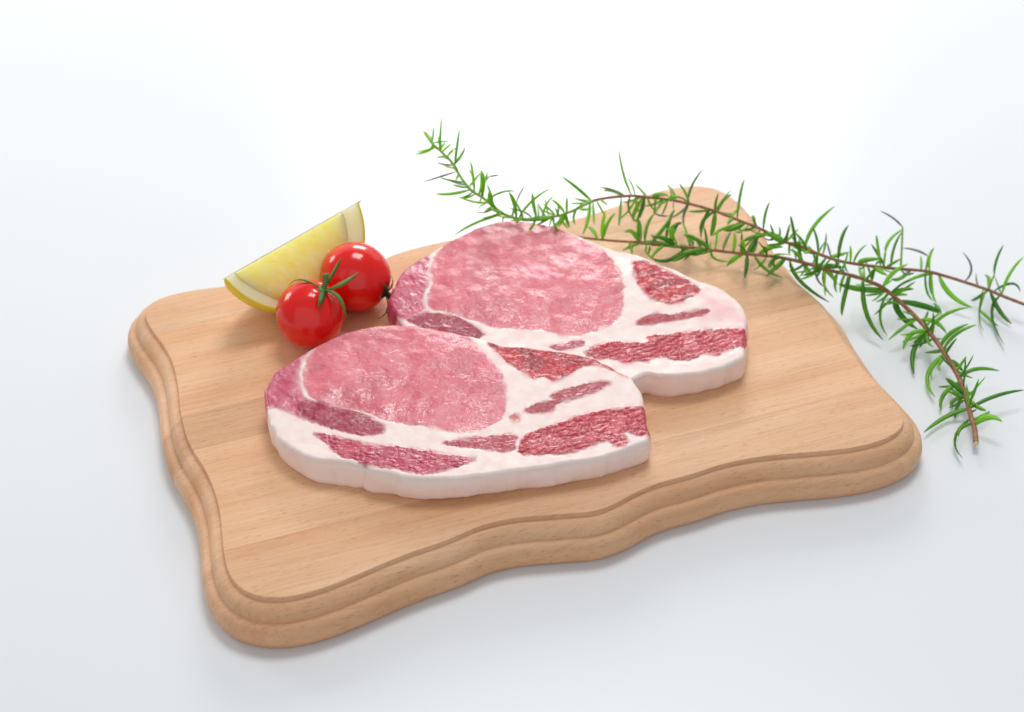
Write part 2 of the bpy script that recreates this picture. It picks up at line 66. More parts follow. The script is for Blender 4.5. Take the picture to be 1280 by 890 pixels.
LEAF_TIP = [[[-33.5,102.8,52.8],[-35.2,107.8,53.6],[-38.2,114.6,51.9],1.4,0],[[-29.9,99.5,51.2],[-32.4,103.6,50.3],[-34.5,110.3,47.8],1.5,0],[[-30.4,99.9,51.4],[-30.2,102.2,56.2],[-29.6,106.0,64.4],1.0,0],[[-29.9,99.5,51.2],[-30.6,105.3,52.8],[-31.5,112.1,50.9],1.3,0],[[-27.4,97.0,50.0],[-25.2,95.7,54.3],[-23.2,90.4,58.8],1.0,0],[[-24.1,92.6,48.3],[-23.2,99.0,54.0],[-22.2,105.8,58.5],1.2,0],[[-24.5,93.3,48.5],[-29.0,96.4,46.7],[-32.0,102.5,43.8],0.7,0],[[-23.0,90.3,47.5],[-31.2,87.5,46.2],[-37.0,84.2,46.3],0.7,0],[[-19.1,83.8,44.9],[-22.8,87.1,43.6],[-26.9,93.0,41.1],0.7,0],[[-17.4,81.8,44.0],[-25.6,79.5,43.1],[-31.8,77.9,44.7],1.2,0],[[-10.0,76.7,41.2],[-16.1,75.2,42.1],[-22.5,74.1,46.0],1.0,0],[[-15.8,80.6,43.3],[-16.4,83.5,50.6],[-17.3,83.3,57.1],1.2,0],[[-15.8,80.6,43.3],[-16.8,88.1,47.6],[-18.7,94.1,45.8],0.6,0],[[-12.4,78.7,42.2],[-11.4,81.8,51.1],[-13.6,78.3,55.9],1.5,0],[[-12.4,78.7,42.2],[-12.2,80.4,49.2],[-13.0,77.7,55.2],1.2,0],[[-9.9,84.4,48.6],[-7.5,81.7,51.2],[-5.4,75.9,55.0],0.6,[-14.1,79.6,42.7]],[[-11.0,77.6,41.6],[-4.3,78.1,46.1],[1.3,74.0,48.4],1.0,0],[[-6.0,73.8,39.4],[-9.9,74.0,43.6],[-9.2,73.2,49.8],1.7,0],[[1.6,71.0,37.1],[1.1,72.9,44.4],[-1.3,70.3,50.4],1.0,0],[[1.7,75.6,42.5],[3.1,80.7,43.3],[5.0,87.6,41.9],0.6,[-0.3,71.5,37.4]],[[2.3,70.9,37.1],[7.6,74.6,43.9],[15.5,75.4,49.0],1.0,0],[[-7.2,74.5,40.0],[-12.0,75.9,36.2],[-15.7,81.9,33.2],0.7,0],[[-3.5,72.7,38.1],[-15.0,72.3,34.7],[-24.0,71.7,28.3],1.0,0],[[9.8,71.7,36.6],[8.4,73.1,42.8],[8.0,71.7,49.4],1.4,0],[[11.9,72.2,36.4],[13.5,73.5,42.5],[16.9,71.8,48.3],1.0,0],[[21.8,76.9,35.4],[18.9,76.6,40.3],[15.8,72.8,45.4],1.2,0],[[22.4,77.3,35.3],[22.3,76.7,40.3],[22.2,72.9,46.1],1.0,0],[[8.0,71.4,36.7],[5.2,75.5,37.5],[-1.9,80.4,35.6],0.7,0],[[10.6,71.9,36.5],[10.8,70.8,40.8],[9.8,67.2,46.8],1.0,0],[[16.7,73.9,36.0],[16.9,75.7,32.3],[17.3,79.9,26.4],1.0,0],[[21.8,76.9,35.4],[20.8,77.8,30.9],[18.6,81.6,25.2],1.2,0],[[21.8,76.9,35.4],[22.6,78.3,31.2],[24.0,82.4,25.4],1.2,0],[[0.3,71.3,37.3],[7.6,69.3,37.2],[16.9,67.7,39.7],1.4,0],[[33.0,86.4,35.0],[27.5,88.6,39.9],[20.1,89.7,45.5],1.3,0],[[32.3,85.9,35.0],[28.2,89.4,33.9],[25.7,95.3,30.8],1.5,0],[[50.1,92.0,34.0],[46.1,96.1,42.1],[44.4,100.1,52.4],1.0,0],[[47.6,91.5,34.2],[41.7,95.5,35.2],[36.5,99.6,33.0],0.8,0],[[46.7,91.4,34.2],[40.5,95.7,34.7],[38.4,99.9,30.8],1.0,0],[[56.8,92.4,33.0],[54.6,96.5,33.1],[51.9,103.8,32.7],1.0,0],[[58.4,92.3,32.9],[61.4,90.6,36.0],[64.8,84.9,38.8],2.4,0],[[68.8,90.7,32.3],[67.3,96.8,34.4],[65.4,103.2,32.1],1.0,0],[[73.5,89.3,32.1],[74.9,95.0,37.1],[80.7,101.7,41.6],1.0,0],[[73.5,89.3,32.1],[71.5,93.8,32.4],[67.8,98.6,28.4],1.2,0],[[64.6,91.6,32.5],[66.8,89.2,35.1],[69.3,84.1,39.0],1.6,0],[[32.3,85.9,35.0],[31.7,80.0,30.6],[29.1,73.3,27.3],1.4,0],[[33.6,86.8,35.0],[33.7,80.0,32.0],[33.7,72.7,32.8],1.0,0],[[26.8,81.0,35.0],[25.1,81.8,30.8],[26.2,84.5,24.5],1.0,0],[[21.2,76.5,35.4],[18.8,71.2,34.6],[16.3,65.1,37.4],1.3,0],[[21.8,76.9,35.4],[22.6,77.8,30.7],[24.0,81.8,24.9],1.3,0],[[27.4,81.5,35.0],[30.2,77.9,36.4],[31.8,72.9,41.3],1.3,0],[[45.7,91.2,34.3],[44.7,82.7,28.7],[44.1,76.1,29.7],1.0,0],[[52.3,92.2,33.7],[48.5,90.1,26.5],[44.8,93.0,21.5],1.3,0],[[49.5,91.9,34.1],[48.4,91.1,28.7],[51.2,92.3,22.0],1.3,0],[[55.5,92.4,33.2],[54.6,90.9,26.6],[52.5,92.7,20.2],2.0,0],[[54.9,92.4,33.3],[50.3,89.2,25.6],[52.4,91.2,21.3],1.6,0],[[59.8,88.0,27.6],[63.1,90.3,24.9],[66.7,95.7,21.1],0.8,[60.1,92.2,32.8]],[[56.8,92.4,33.0],[58.3,92.8,28.3],[61.8,96.0,22.4],1.3,0],[[63.7,91.8,32.6],[61.4,86.4,31.9],[59.0,79.6,34.5],1.0,0],[[73.5,89.3,32.1],[71.0,84.0,29.2],[71.8,76.7,27.0],0.8,0],[[81.8,86.3,31.3],[78.9,78.3,26.7],[77.9,71.0,27.5],1.0,0],[[67.9,90.9,32.4],[68.0,93.2,29.5],[68.5,96.8,23.3],1.0,0],[[84.8,85.0,31.0],[84.4,84.4,35.5],[85.1,81.9,42.2],1.2,0],[[85.9,84.5,30.9],[87.8,90.2,32.9],[93.0,96.8,31.7],1.4,0],[[93.5,80.2,30.1],[95.2,89.1,38.1],[97.4,95.4,40.3],1.1,0],[[103.8,72.7,30.0],[104.1,75.0,36.9],[105.5,74.0,43.3],1.0,0],[[116.3,62.1,30.1],[114.4,64.7,37.7],[112.8,63.0,43.8],1.0,0],[[111.6,64.5,30.0],[111.7,63.2,33.7],[112.5,59.8,39.3],1.0,0],[[84.8,85.0,31.0],[78.6,81.5,28.7],[78.7,75.2,25.1],1.4,0],[[84.8,85.0,31.0],[84.5,83.3,24.5],[83.3,81.4,20.7],1.9,0],[[82.9,85.9,31.2],[80.4,86.5,26.7],[79.6,86.9,20.5],1.0,0],[[87.0,84.0,30.8],[89.3,86.4,28.3],[94.3,91.8,24.8],2.0,0],[[92.4,80.8,30.2],[90.1,77.3,31.7],[88.4,70.5,34.3],1.4,0],[[91.4,81.5,30.3],[93.4,86.4,30.4],[96.0,92.6,26.9],1.3,0],[[96.9,78.0,29.9],[87.4,77.8,27.6],[83.5,77.6,23.4],1.3,0],[[96.9,78.0,29.9],[91.7,73.8,29.7],[86.9,68.7,32.6],1.8,0],[[98.6,76.9,29.9],[93.9,71.5,29.2],[91.4,66.7,34.1],1.0,0],[[100.9,75.2,30.0],[97.6,77.0,26.8],[94.1,82.5,23.6],1.2,0],[[106.3,70.0,30.0],[99.3,70.5,28.4],[95.4,71.4,25.2],1.9,0],[[111.6,64.5,30.0],[108.2,62.7,32.6],[103.3,59.9,38.1],2.2,0],[[108.7,67.1,30.0],[105.2,69.5,27.0],[104.9,76.2,24.4],1.0,0],[[113.0,63.6,30.0],[118.8,64.2,27.8],[125.3,65.6,23.9],2.2,0],[[115.6,62.4,30.1],[117.1,65.9,28.8],[122.3,70.8,24.6],1.0,0],[[74.2,89.0,32.0],[72.1,89.2,27.0],[72.3,91.5,20.2],0.9,0],[[116.3,62.1,30.1],[115.1,69.1,34.4],[114.9,76.0,34.9],1.0,0],[[111.6,64.5,30.0],[111.5,63.2,34.2],[112.6,59.2,39.8],1.0,0],[[119.7,60.3,29.8],[121.9,64.5,37.6],[130.9,67.1,45.8],1.5,0],[[129.8,54.9,28.5],[129.2,60.9,30.1],[129.7,67.4,27.2],0.7,0],[[132.5,53.9,28.1],[133.9,61.5,34.0],[137.8,68.0,35.8],1.4,0],[[138.6,53.1,27.2],[139.7,53.6,32.4],[142.5,51.3,38.1],1.1,0],[[150.8,56.1,23.1],[148.8,59.7,32.4],[147.3,57.3,38.4],1.1,0],[[152.8,60.6,27.4],[154.3,65.1,30.7],[161.0,70.0,32.6],1.2,[152.0,56.7,22.6]],[[155.5,58.3,21.0],[156.7,64.9,27.2],[161.0,70.8,30.9],1.0,0],[[160.9,71.2,32.5],[158.0,75.3,34.3],[152.7,80.4,34.4],0.8,[160.1,60.3,19.1]],[[128.9,55.3,28.6],[132.7,58.3,27.6],[138.6,63.5,25.4],1.6,0],[[140.8,53.1,26.8],[142.2,52.5,29.7],[149.0,49.3,32.4],2.0,0],[[147.3,54.6,24.7],[148.3,51.0,25.7],[151.2,44.6,27.5],1.7,0],[[124.8,57.4,29.0],[121.1,60.3,28.4],[115.9,65.2,26.6],2.0,0],[[111.6,64.5,30.0],[108.9,68.4,29.8],[106.1,74.5,28.0],2.2,0],[[115.6,62.4,30.1],[116.5,60.4,33.3],[118.7,55.1,37.5],1.0,0],[[135.3,53.4,27.7],[135.9,55.3,24.0],[138.6,59.4,18.0],1.0,0],[[147.3,54.6,24.7],[148.2,52.5,28.2],[148.0,47.1,32.9],1.0,0],[[160.1,60.3,19.1],[163.1,61.6,14.9],[167.0,67.6,11.2],0.7,0],[[173.0,68.9,19.4],[168.4,72.4,20.3],[163.2,75.9,18.5],0.8,[171.8,65.0,14.6]],[[173.3,68.9,19.4],[172.9,67.2,23.2],[173.1,62.5,28.4],1.1,[171.8,65.0,14.6]],[[173.8,65.4,13.8],[172.4,66.5,20.2],[173.3,64.1,26.7],1.1,0],[[169.7,64.3,15.4],[170.7,69.6,16.2],[171.7,76.6,14.1],1.0,0],[[188.3,63.6,10.0],[192.9,68.2,13.6],[188.5,74.5,17.5],0.8,0],[[177.7,65.7,12.4],[181.5,58.8,6.5],[190.4,53.1,4.6],2.2,0],[[176.9,65.8,12.7],[168.7,64.1,13.2],[159.6,58.7,11.0],1.3,0],[[165.2,62.5,17.1],[159.5,57.1,15.7],[155.1,52.7,19.9],1.5,0],[[161.8,61.0,18.5],[163.2,56.8,19.0],[163.9,51.8,23.6],0.7,0],[[171.8,65.0,14.6],[172.3,61.1,6.5],[175.9,60.3,2.7],1.0,0],[[173.8,65.4,13.8],[174.7,64.0,6.2],[176.3,64.7,2.5],1.5,0],[[174.6,65.6,13.5],[175.3,61.8,4.2],[177.3,59.6,2.3],0.9,0],[[200.1,63.2,13.8],[201.1,68.2,18.1],[205.0,74.0,21.6],1.3,[197.7,59.3,9.1]],[[197.7,59.3,9.1],[199.2,65.8,11.1],[198.5,71.9,7.6],1.5,0],[[202.7,56.2,8.5],[205.1,60.6,16.6],[210.7,62.6,23.9],1.4,0],[[199.5,58.4,8.9],[207.6,59.8,13.8],[209.3,53.7,12.2],1.0,0],[[194.8,60.8,9.3],[193.9,63.6,8.2],[194.8,71.2,9.2],0.8,0],[[197.7,59.3,9.1],[194.2,60.0,4.3],[191.9,61.3,1.9],1.3,0],[[198.3,59.0,9.0],[201.5,52.6,3.2],[205.7,45.8,1.8],1.8,0],[[202.3,56.5,8.5],[197.6,53.5,1.6],[199.7,30.7,2.6],1.8,0],[[195.8,60.3,9.2],[192.9,51.0,1.7],[192.9,40.0,2.8],0.9,0],[[194.1,54.5,2.6],[196.5,48.6,2.7],[200.1,44.2,1.7],1.5,[196.8,59.8,9.1]],[[198.3,59.0,9.0],[196.7,56.6,11.7],[196.5,52.7,17.3],0.8,0],[[202.7,56.2,8.5],[202.1,61.2,10.0],[201.7,68.3,10.0],0.9,0]]

# ------------------------------------------------------------------ helpers
BOARD_T = 0.018
BOARD_ROT = 0.354067
rnd = random.Random(11)


def srgb(r, g, b):
    return tuple((c / 255 / 12.92) if c / 255 <= 0.04045 else ((c / 255 + 0.055) / 1.055) ** 2.4 for c in (r, g, b))


def empty(name, loc=(0, 0, 0), rz=0.0):
    o = bpy.data.objects.new(name, None)
    o.empty_display_size = 0.01
    COL.objects.link(o)
    o.location = loc
    o.rotation_euler = (0, 0, rz)
    return o


def tag(o, label, cat, group=None):
    o['label'] = label
    o['category'] = cat
    if group:
        o['group'] = group


def mesh_obj(name, verts, faces, mat, parent=None, smooth=True):
    me = bpy.data.meshes.new(name)
    me.from_pydata([tuple(map(float, v)) for v in verts], [], faces)
    if smooth:
        me.polygons.foreach_set('use_smooth', [True] * len(me.polygons))
    me.materials.append(mat)
    me.update()
    o = bpy.data.objects.new(name, me)
    COL.objects.link(o)
    if parent is not None:
        o.parent = parent
    return o


class NT:
    def __init__(self, name):
        self.m = bpy.data.materials.new(name)
        self.m.use_nodes = True
        self.t = self.m.node_tree
        self.b = self.t.nodes['Principled BSDF']
        self.out = self.t.nodes['Material Output']

    def n(self, kind, **kw):
        nd = self.t.nodes.new(kind)
        for k, v in kw.items():
            if hasattr(nd, k) and k not in nd.inputs:
                setattr(nd, k, v)
            else:
                nd.inputs[k].default_value = v
        return nd

    def l(self, a, b):
        self.t.links.new(a, b)

    def coords(self, scale=(1, 1, 1), loc=(0, 0, 0), rot=(0, 0, 0)):
        tc = self.n('ShaderNodeTexCoord')
        mp = self.n('ShaderNodeMapping')
        mp.inputs['Scale'].default_value = scale
        mp.inputs['Location'].default_value = loc
        mp.inputs['Rotation'].default_value = rot
        self.l(tc.outputs['Object'], mp.inputs['Vector'])
        return mp.outputs['Vector']

    def noise(self, vec, scale, detail=4, rough=0.55):
        nd = self.n('ShaderNodeTexNoise')
        nd.inputs['Scale'].default_value = scale
        nd.inputs['Detail'].default_value = detail
        nd.inputs['Roughness'].default_value = rough
        self.l(vec, nd.inputs['Vector'])
        return nd.outputs['Fac']

    def ramp(self, fac, stops):
        nd = self.n('ShaderNodeValToRGB')
        e = nd.color_ramp.elements
        while len(e) < len(stops):
            e.new(0.5)
        for el, (p, c) in zip(e, stops):
            el.position = p
            el.color = (*c, 1) if len(c) == 3 else c
        self.l(fac, nd.inputs['Fac'])
        return nd.outputs['Color']

    def mix(self, fac, a, b, mode='MIX'):
        nd = self.n('ShaderNodeMix', data_type='RGBA', blend_type=mode)
        for s, v in ((0, fac), (6, a), (7, b)):
            if isinstance(v, (int, float)):
                nd.inputs[s].default_value = v
            elif isinstance(v, tuple):
                nd.inputs[s].default_value = (*v, 1)
            else:
                self.l(v, nd.inputs[s])
        return nd.outputs[2]

    def math(self, op, a, b=0.0):
        nd = self.n('ShaderNodeMath', operation=op)
        for i, v in enumerate((a, b)):
            if isinstance(v, (int, float)):
                nd.inputs[i].default_value = v
            else:
                self.l(v, nd.inputs[i])
        return nd.outputs[0]

    def bump(self, h, dist, strength=1.0, prev=None):
        nd = self.n('ShaderNodeBump')
        nd.inputs['Distance'].default_value = dist
        nd.inputs['Strength'].default_value = strength
        self.l(h, nd.inputs['Height'])
        if prev is not None:
            self.l(prev, nd.inputs['Normal'])
        return nd.outputs['Normal']


# numpy noise ---------------------------------------------------------
def _h(ix, iy, seed):
    ix = ix.astype(np.int64); iy = iy.astype(np.int64)
    n = (ix * 374761393 + iy * 668265263 + seed * 982451653) & 0xFFFFFFFF
    n = ((n ^ (n >> 13)) * 1274126177) & 0xFFFFFFFF
    n = n ^ (n >> 16)
    return (n & 0xFFFFFF) / float(0xFFFFFF)


def vnoise(x, y, seed=0):
    """gradient noise, about 0..1"""
    ix, iy = np.floor(x), np.floor(y)
    fx, fy = x - ix, y - iy
    u = fx * fx * fx * (fx * (fx * 6 - 15) + 10)
    v = fy * fy * fy * (fy * (fy * 6 - 15) + 10)

    def g(dx, dy):
        a = _h(ix + dx, iy + dy, seed) * 6.2831853
        return np.cos(a) * (fx - dx) + np.sin(a) * (fy - dy)
    a, b, c, d = g(0, 0), g(1, 0), g(0, 1), g(1, 1)
    return 0.5 + 0.72 * ((a + (b - a) * u) * (1 - v) + (c + (d - c) * u) * v)


def fbm(x, y, scale, octv=4, seed=0, gain=0.5):
    """x, y in mm; scale = feature size in mm; about 0..1"""
    s = np.zeros_like(x); amp = 1.0; tot = 0.0; f = 1.0 / scale
    for o in range(octv):
        ca, sa = math.cos(o * 0.9 + seed), math.sin(o * 0.9 + seed)
        s += amp * vnoise((x * ca - y * sa) * f + 17.3 * o, (x * sa + y * ca) * f + 5.1 * o, seed + o)
        tot += amp; amp *= gain; f *= 2.03
    return s / tot


def voronoi(x, y, seed=0):
    ix, iy = np.floor(x), np.floor(y)
    f1 = np.full_like(x, 9.0); f2 = np.full_like(x, 9.0); cid = np.zeros_like(x)
    for dx in (-1, 0, 1):
        for dy in (-1, 0, 1):
            cx, cy = ix + dx, iy + dy
            px = cx + 0.12 + 0.76 * _h(cx, cy, seed)
            py = cy + 0.12 + 0.76 * _h(cx, cy, seed + 7)
            d = np.hypot(x - px, y - py)
            closer = d < f1
            f2 = np.where(closer, f1, np.minimum(f2, d))
            cid = np.where(closer, _h(cx, cy, seed + 13), cid)
            f1 = np.where(closer, d, f1)
    return f1, f2, cid


def sstep(a, b, x):
    t = np.clip((x - a) / (b - a), 0, 1)
    return t * t * (3 - 2 * t)


def catmull(pts, n, closed=True):
    P = np.array(pts, float); out = []
    k = len(P)
    for i in range(k if closed else k - 1):
        if closed:
            p0, p1, p2, p3 = P[i - 1], P[i], P[(i + 1) % k], P[(i + 2) % k]
        else:
            p0, p1, p2, p3 = P[max(i - 1, 0)], P[i], P[i + 1], P[min(i + 2, k - 1)]
        for u in np.arange(n) / n:
            out.append(.5 * (2 * p1 + (p2 - p0) * u + (2 * p0 - 5 * p1 + 4 * p2 - p3) * u * u + (3 * p1 - 3 * p2 + p3 - p0) * u ** 3))
    if not closed:
        out.append(P[-1])
    return np.array(out)


def sdf(x, y, poly):
    """signed distance to a closed polygon, positive inside (mm)"""
    A = np.array(poly); B = np.roll(A, -1, 0)
    lo = A.min(0) - 3.0; hi = A.max(0) + 3.0
    d = np.full_like(x, -3.0)
    near = np.where((x > lo[0]) & (x < hi[0]) & (y > lo[1]) & (y < hi[1]))[0]
    px, py = x[near], y[near]
    best = np.full(len(near), 1e9); inside = np.zeros(len(near), bool)
    for (ax, ay), (bx, by) in zip(A, B):
        ex, ey = bx - ax, by - ay
        L = ex * ex + ey * ey
        if L < 1e-12:
            continue
        t = np.clip(((px - ax) * ex + (py - ay) * ey) / L, 0, 1)
        best = np.minimum(best, (px - ax - t * ex) ** 2 + (py - ay - t * ey) ** 2)
        if ay != by:
            inside ^= ((ay > py) != (by > py)) & (px < (bx - ax) * (py - ay) / (by - ay) + ax)
    s = np.sqrt(best)
    d[near] = np.where(inside, s, -s)
    return d


# ------------------------------------------------------------------ table
nt = NT('white_acrylic')
nt.b.inputs['Base Color'].default_value = (0.79, 0.815, 0.85, 1)
nt.b.inputs['Roughness'].default_value = 0.27
nt.b.inputs['Specular IOR Level'].default_value = 0.5
bm = bmesh.new()
bmesh.ops.create_grid(bm, x_segments=8, y_segments=8, size=4.0)
me = bpy.data.meshes.new('tabletop'); bm.to_mesh(me); bm.free()
me.materials.append(nt.m)
table = bpy.data.objects.new('tabletop', me)
COL.objects.link(table)
table['kind'] = 'structure'
table['label'] = 'plain glossy white tabletop under the cutting board'


# ------------------------------------------------------------------ cutting board
def wood_material(seed, tone, warm):
    nt = NT('beech_wood')
    off = (seed * 0.731, seed * 0.377, seed * 0.219)
    broad = nt.noise(nt.coords((9, 60, 60), off, (0, 0, 0.03)), 1.0, 3)
    grain = nt.noise(nt.coords((28, 900, 500), off, (0, 0, 0.02)), 1.0, 5, 0.6)
    fleck = nt.noise(nt.coords((260, 2300, 1500), off), 1.0, 2, 0.5)
    a = tuple(c * tone for c in srgb(238, 195, 156)); b = tuple(c * tone for c in srgb(222, 168, 124))
    c0 = nt.ramp(broad, [(0.30, a), (0.72, tuple(x * w for x, w in zip(b, warm)))])
    g = nt.ramp(grain, [(0.28, (0.89, 0.85, 0.81)), (0.55, (1, 1, 1)), (0.8, (1.05, 1.04, 1.02))])
    c1 = nt.mix(1.0, c0, g, 'MULTIPLY')
    f = nt.ramp(fleck, [(0.28, (0.70, 0.58, 0.49)), (0.40, (1, 1, 1))])
    c2 = nt.mix(0.75, c1, f, 'MULTIPLY')
    # end grain: the two cut ends are a shade darker and speckled
    nt.l(c2, nt.b.inputs['Base Color'])
    nt.b.inputs['Roughness'].default_value = 0.5
    nt.b.inputs['Specular IOR Level'].default_value = 0.35
    h = nt.math('ADD', grain, nt.math('MULTIPLY', fleck, 0.8))
    nt.l(nt.bump(h, 0.00012, 0.7), nt.b.inputs['Normal'])
    return nt.m


NB = 720
th0 = np.linspace(-np.pi, np.pi, len(BOARD_R), endpoint=False)
th = np.linspace(-np.pi, np.pi, NB, endpoint=False)
base = catmull(np.c_[np.array(BOARD_R) * np.cos(th0), np.array(BOARD_R) * np.sin(th0)], 3) / 1000
tang = np.roll(base, -1, 0) - np.roll(base, 1, 0)
tang /= np.linalg.norm(tang, axis=1)[:, None]
nrm = np.c_[tang[:, 1], -tang[:, 0]]
PROFILE = [(-0.5, 0), (-0.14, -0.08), (0.0, -0.3), (0.02, -0.8), (0.03, -1.6), (0.15, -1.95), (1.0, -2.1), (2.2, -2.6), (3.4, -3.5), (4.2, -4.8), (4.6, -5.9), (4.6, -6.8),
           (4.6, -7.0), (4.75, -7.45), (5.5, -7.75), (6.4, -8.0), (7.5, -9.0), (8.2, -10.5), (8.6, -12.5), (8.5, -14.5), (7.9, -16.3), (6.8, -17.7), (6.3, -18.0)]
bm = bmesh.new()
rings = []
for w, z in PROFILE:
    rings.append([bm.verts.new((p[0] + n[0] * w / 1000, p[1] + n[1] * w / 1000, z / 1000)) for p, n in zip(base, nrm)])
for a, b in zip(rings[:-1], rings[1:]):
    for i in range(NB):
        j = (i + 1) % NB
        bm.faces.new((a[i], b[i], b[j], a[j]))
bm.faces.new(rings[0])
bm.faces.new(list(reversed(rings[-1])))
full = bpy.data.meshes.new('board_blank')
bm.to_mesh(full); bm.free()
board = empty('cutting_board', (0, 0, BOARD_T), BOARD_ROT)
tag(board, 'beech wood cutting board with scalloped moulded edge on the white table', 'cutting board')
SEAMS = [-0.120, -0.0612, -0.0064, 0.0138, 0.0672, 0.120]
TONES = [(0.94, (1.0, 0.96, 0.93)), (1.0, (1, 1, 1)), (0.88, (1.0, 0.97, 0.92)), (1.04, (1, 1, 0.98)), (0.93, (1.0, 1.0, 1.0))]
for k in range(5):
    bm = bmesh.new(); bm.from_mesh(full)
    for y, s in ((SEAMS[k], -1), (SEAMS[k + 1], 1)):
        res = bmesh.ops.bisect_plane(bm, geom=bm.verts[:] + bm.edges[:] + bm.faces[:], plane_co=(0, y - s * 0.00003, 0), plane_no=(0, s, 0), clear_outer=True)
        cut = [e for e in res['geom_cut'] if isinstance(e, bmesh.types.BMEdge)]
        if cut:
            bmesh.ops.contextual_create(bm, geom=cut)
    me = bpy.data.meshes.new('plank')
    bm.to_mesh(me); bm.free()
    me.polygons.foreach_set('use_smooth', [True] * len(me.polygons))
    me.set_sharp_from_angle(angle=R(38))
    me.materials.append(wood_material(k * 3 + 1, *TONES[k]))
    o = bpy.data.objects.new('plank', me)
    COL.objects.link(o)
    o.parent = board

# ------------------------------------------------------------------ pork chops
nt = NT('raw_meat')
at = nt.n('ShaderNodeAttribute'); at.attribute_name = 'meat_colour'
aw = nt.n('ShaderNodeAttribute'); aw.attribute_name = 'lean'
ww = nt.n('ShaderNodeAttribute'); ww.attribute_name = 'wet'
v = nt.coords()
fine = nt.noise(v, 2100.0, 2, 0.6)
mid = nt.noise(v, 800.0, 3, 0.5)
sp = nt.mix(1.0, at.outputs['Color'], nt.ramp(fine, [(0.3, (0.90, 0.86, 0.86)), (0.62, (1.06, 1.07, 1.07))]), 'MULTIPLY')
nt.l(nt.mix(aw.outputs['Fac'], at.outputs['Color'], sp), nt.b.inputs['Base Color'])
rr = nt.math('ADD', nt.math('MULTIPLY', aw.outputs['Fac'], -0.08), nt.math('ADD', nt.math('MULTIPLY', mid, 0.26), 0.26))
nt.l(rr, nt.b.inputs['Roughness'])
nt.b.inputs['Specular IOR Level'].default_value = 0.34
hb = nt.math('ADD', nt.math('MULTIPLY', fine, 0.6), mid)
amt = nt.math('ADD', nt.math('MULTIPLY', aw.outputs['Fac'], 0.22), 0.04)
bn = nt.n('ShaderNodeBump'); bn.inputs['Distance'].default_value = 0.00032
nt.l(hb, bn.inputs['Height']); nt.l(amt, bn.inputs['Strength'])
nt.l(bn.outputs['Normal'], nt.b.inputs['Normal'])
wet = nt.noise(v, 85.0, 3, 0.6)
wetm = nt.math('MULTIPLY', nt.ramp(wet, [(0.42, (0, 0, 0)), (0.62, (1, 1, 1))]), ww.outputs['Fac'])
nt.l(wetm, nt.b.inputs['Coat Weight'])
nt.b.inputs['Coat Roughness'].default_value = 0.05
cn = nt.n('ShaderNodeBump'); cn.inputs['Distance'].default_value = 0.00035
cn.inputs['Strength'].default_value = 0.45
nt.l(nt.noise(v, 620.0, 2, 0.5), cn.inputs['Height'])
nt.l(bn.outputs['Normal'], cn.inputs['Normal'])
nt.l(cn.outputs['Normal'], nt.b.inputs['Coat Normal'])
MEAT = nt.m

FAT = np.array(srgb(246, 229, 222)); FAT_WARM = np.array(srgb(254, 228, 219))
KIND = {  # colour, second colour
    'eye': (srgb(227, 120, 134), srgb(214, 101, 117)),
    'side': (srgb(212, 92, 120), srgb(182, 58, 90)),
    'dark': (srgb(170, 44, 74), srgb(146, 32, 60)),
    'strip1': (srgb(194, 66, 92), srgb(170, 48, 74)),
    'strip2': (srgb(184, 64, 82), srgb(162, 46, 66)),
    'strip3': (srgb(180, 54, 70), srgb(158, 40, 58)),
    'bead': (srgb(204, 78, 90), srgb(178, 50, 66)),
    'blob': (srgb(208, 110, 110), srgb(188, 84, 90)),
    'rib': (srgb(190, 28, 46), srgb(150, 20, 36)),
    'pinkfat': (srgb(242, 190, 192), srgb(240, 186, 190)),
}
PART = {'eye': 'loin_eye', 'side': 'side_muscle', 'dark': 'dark_muscle', 'strip1': 'lean_strip', 'strip2': 'lean_strip', 'strip3': 'lean_strip',
        'bead': 'grainy_muscle', 'blob': 'lean_spot', 'rib': 'rib_muscle', 'pinkfat': 'fat'}


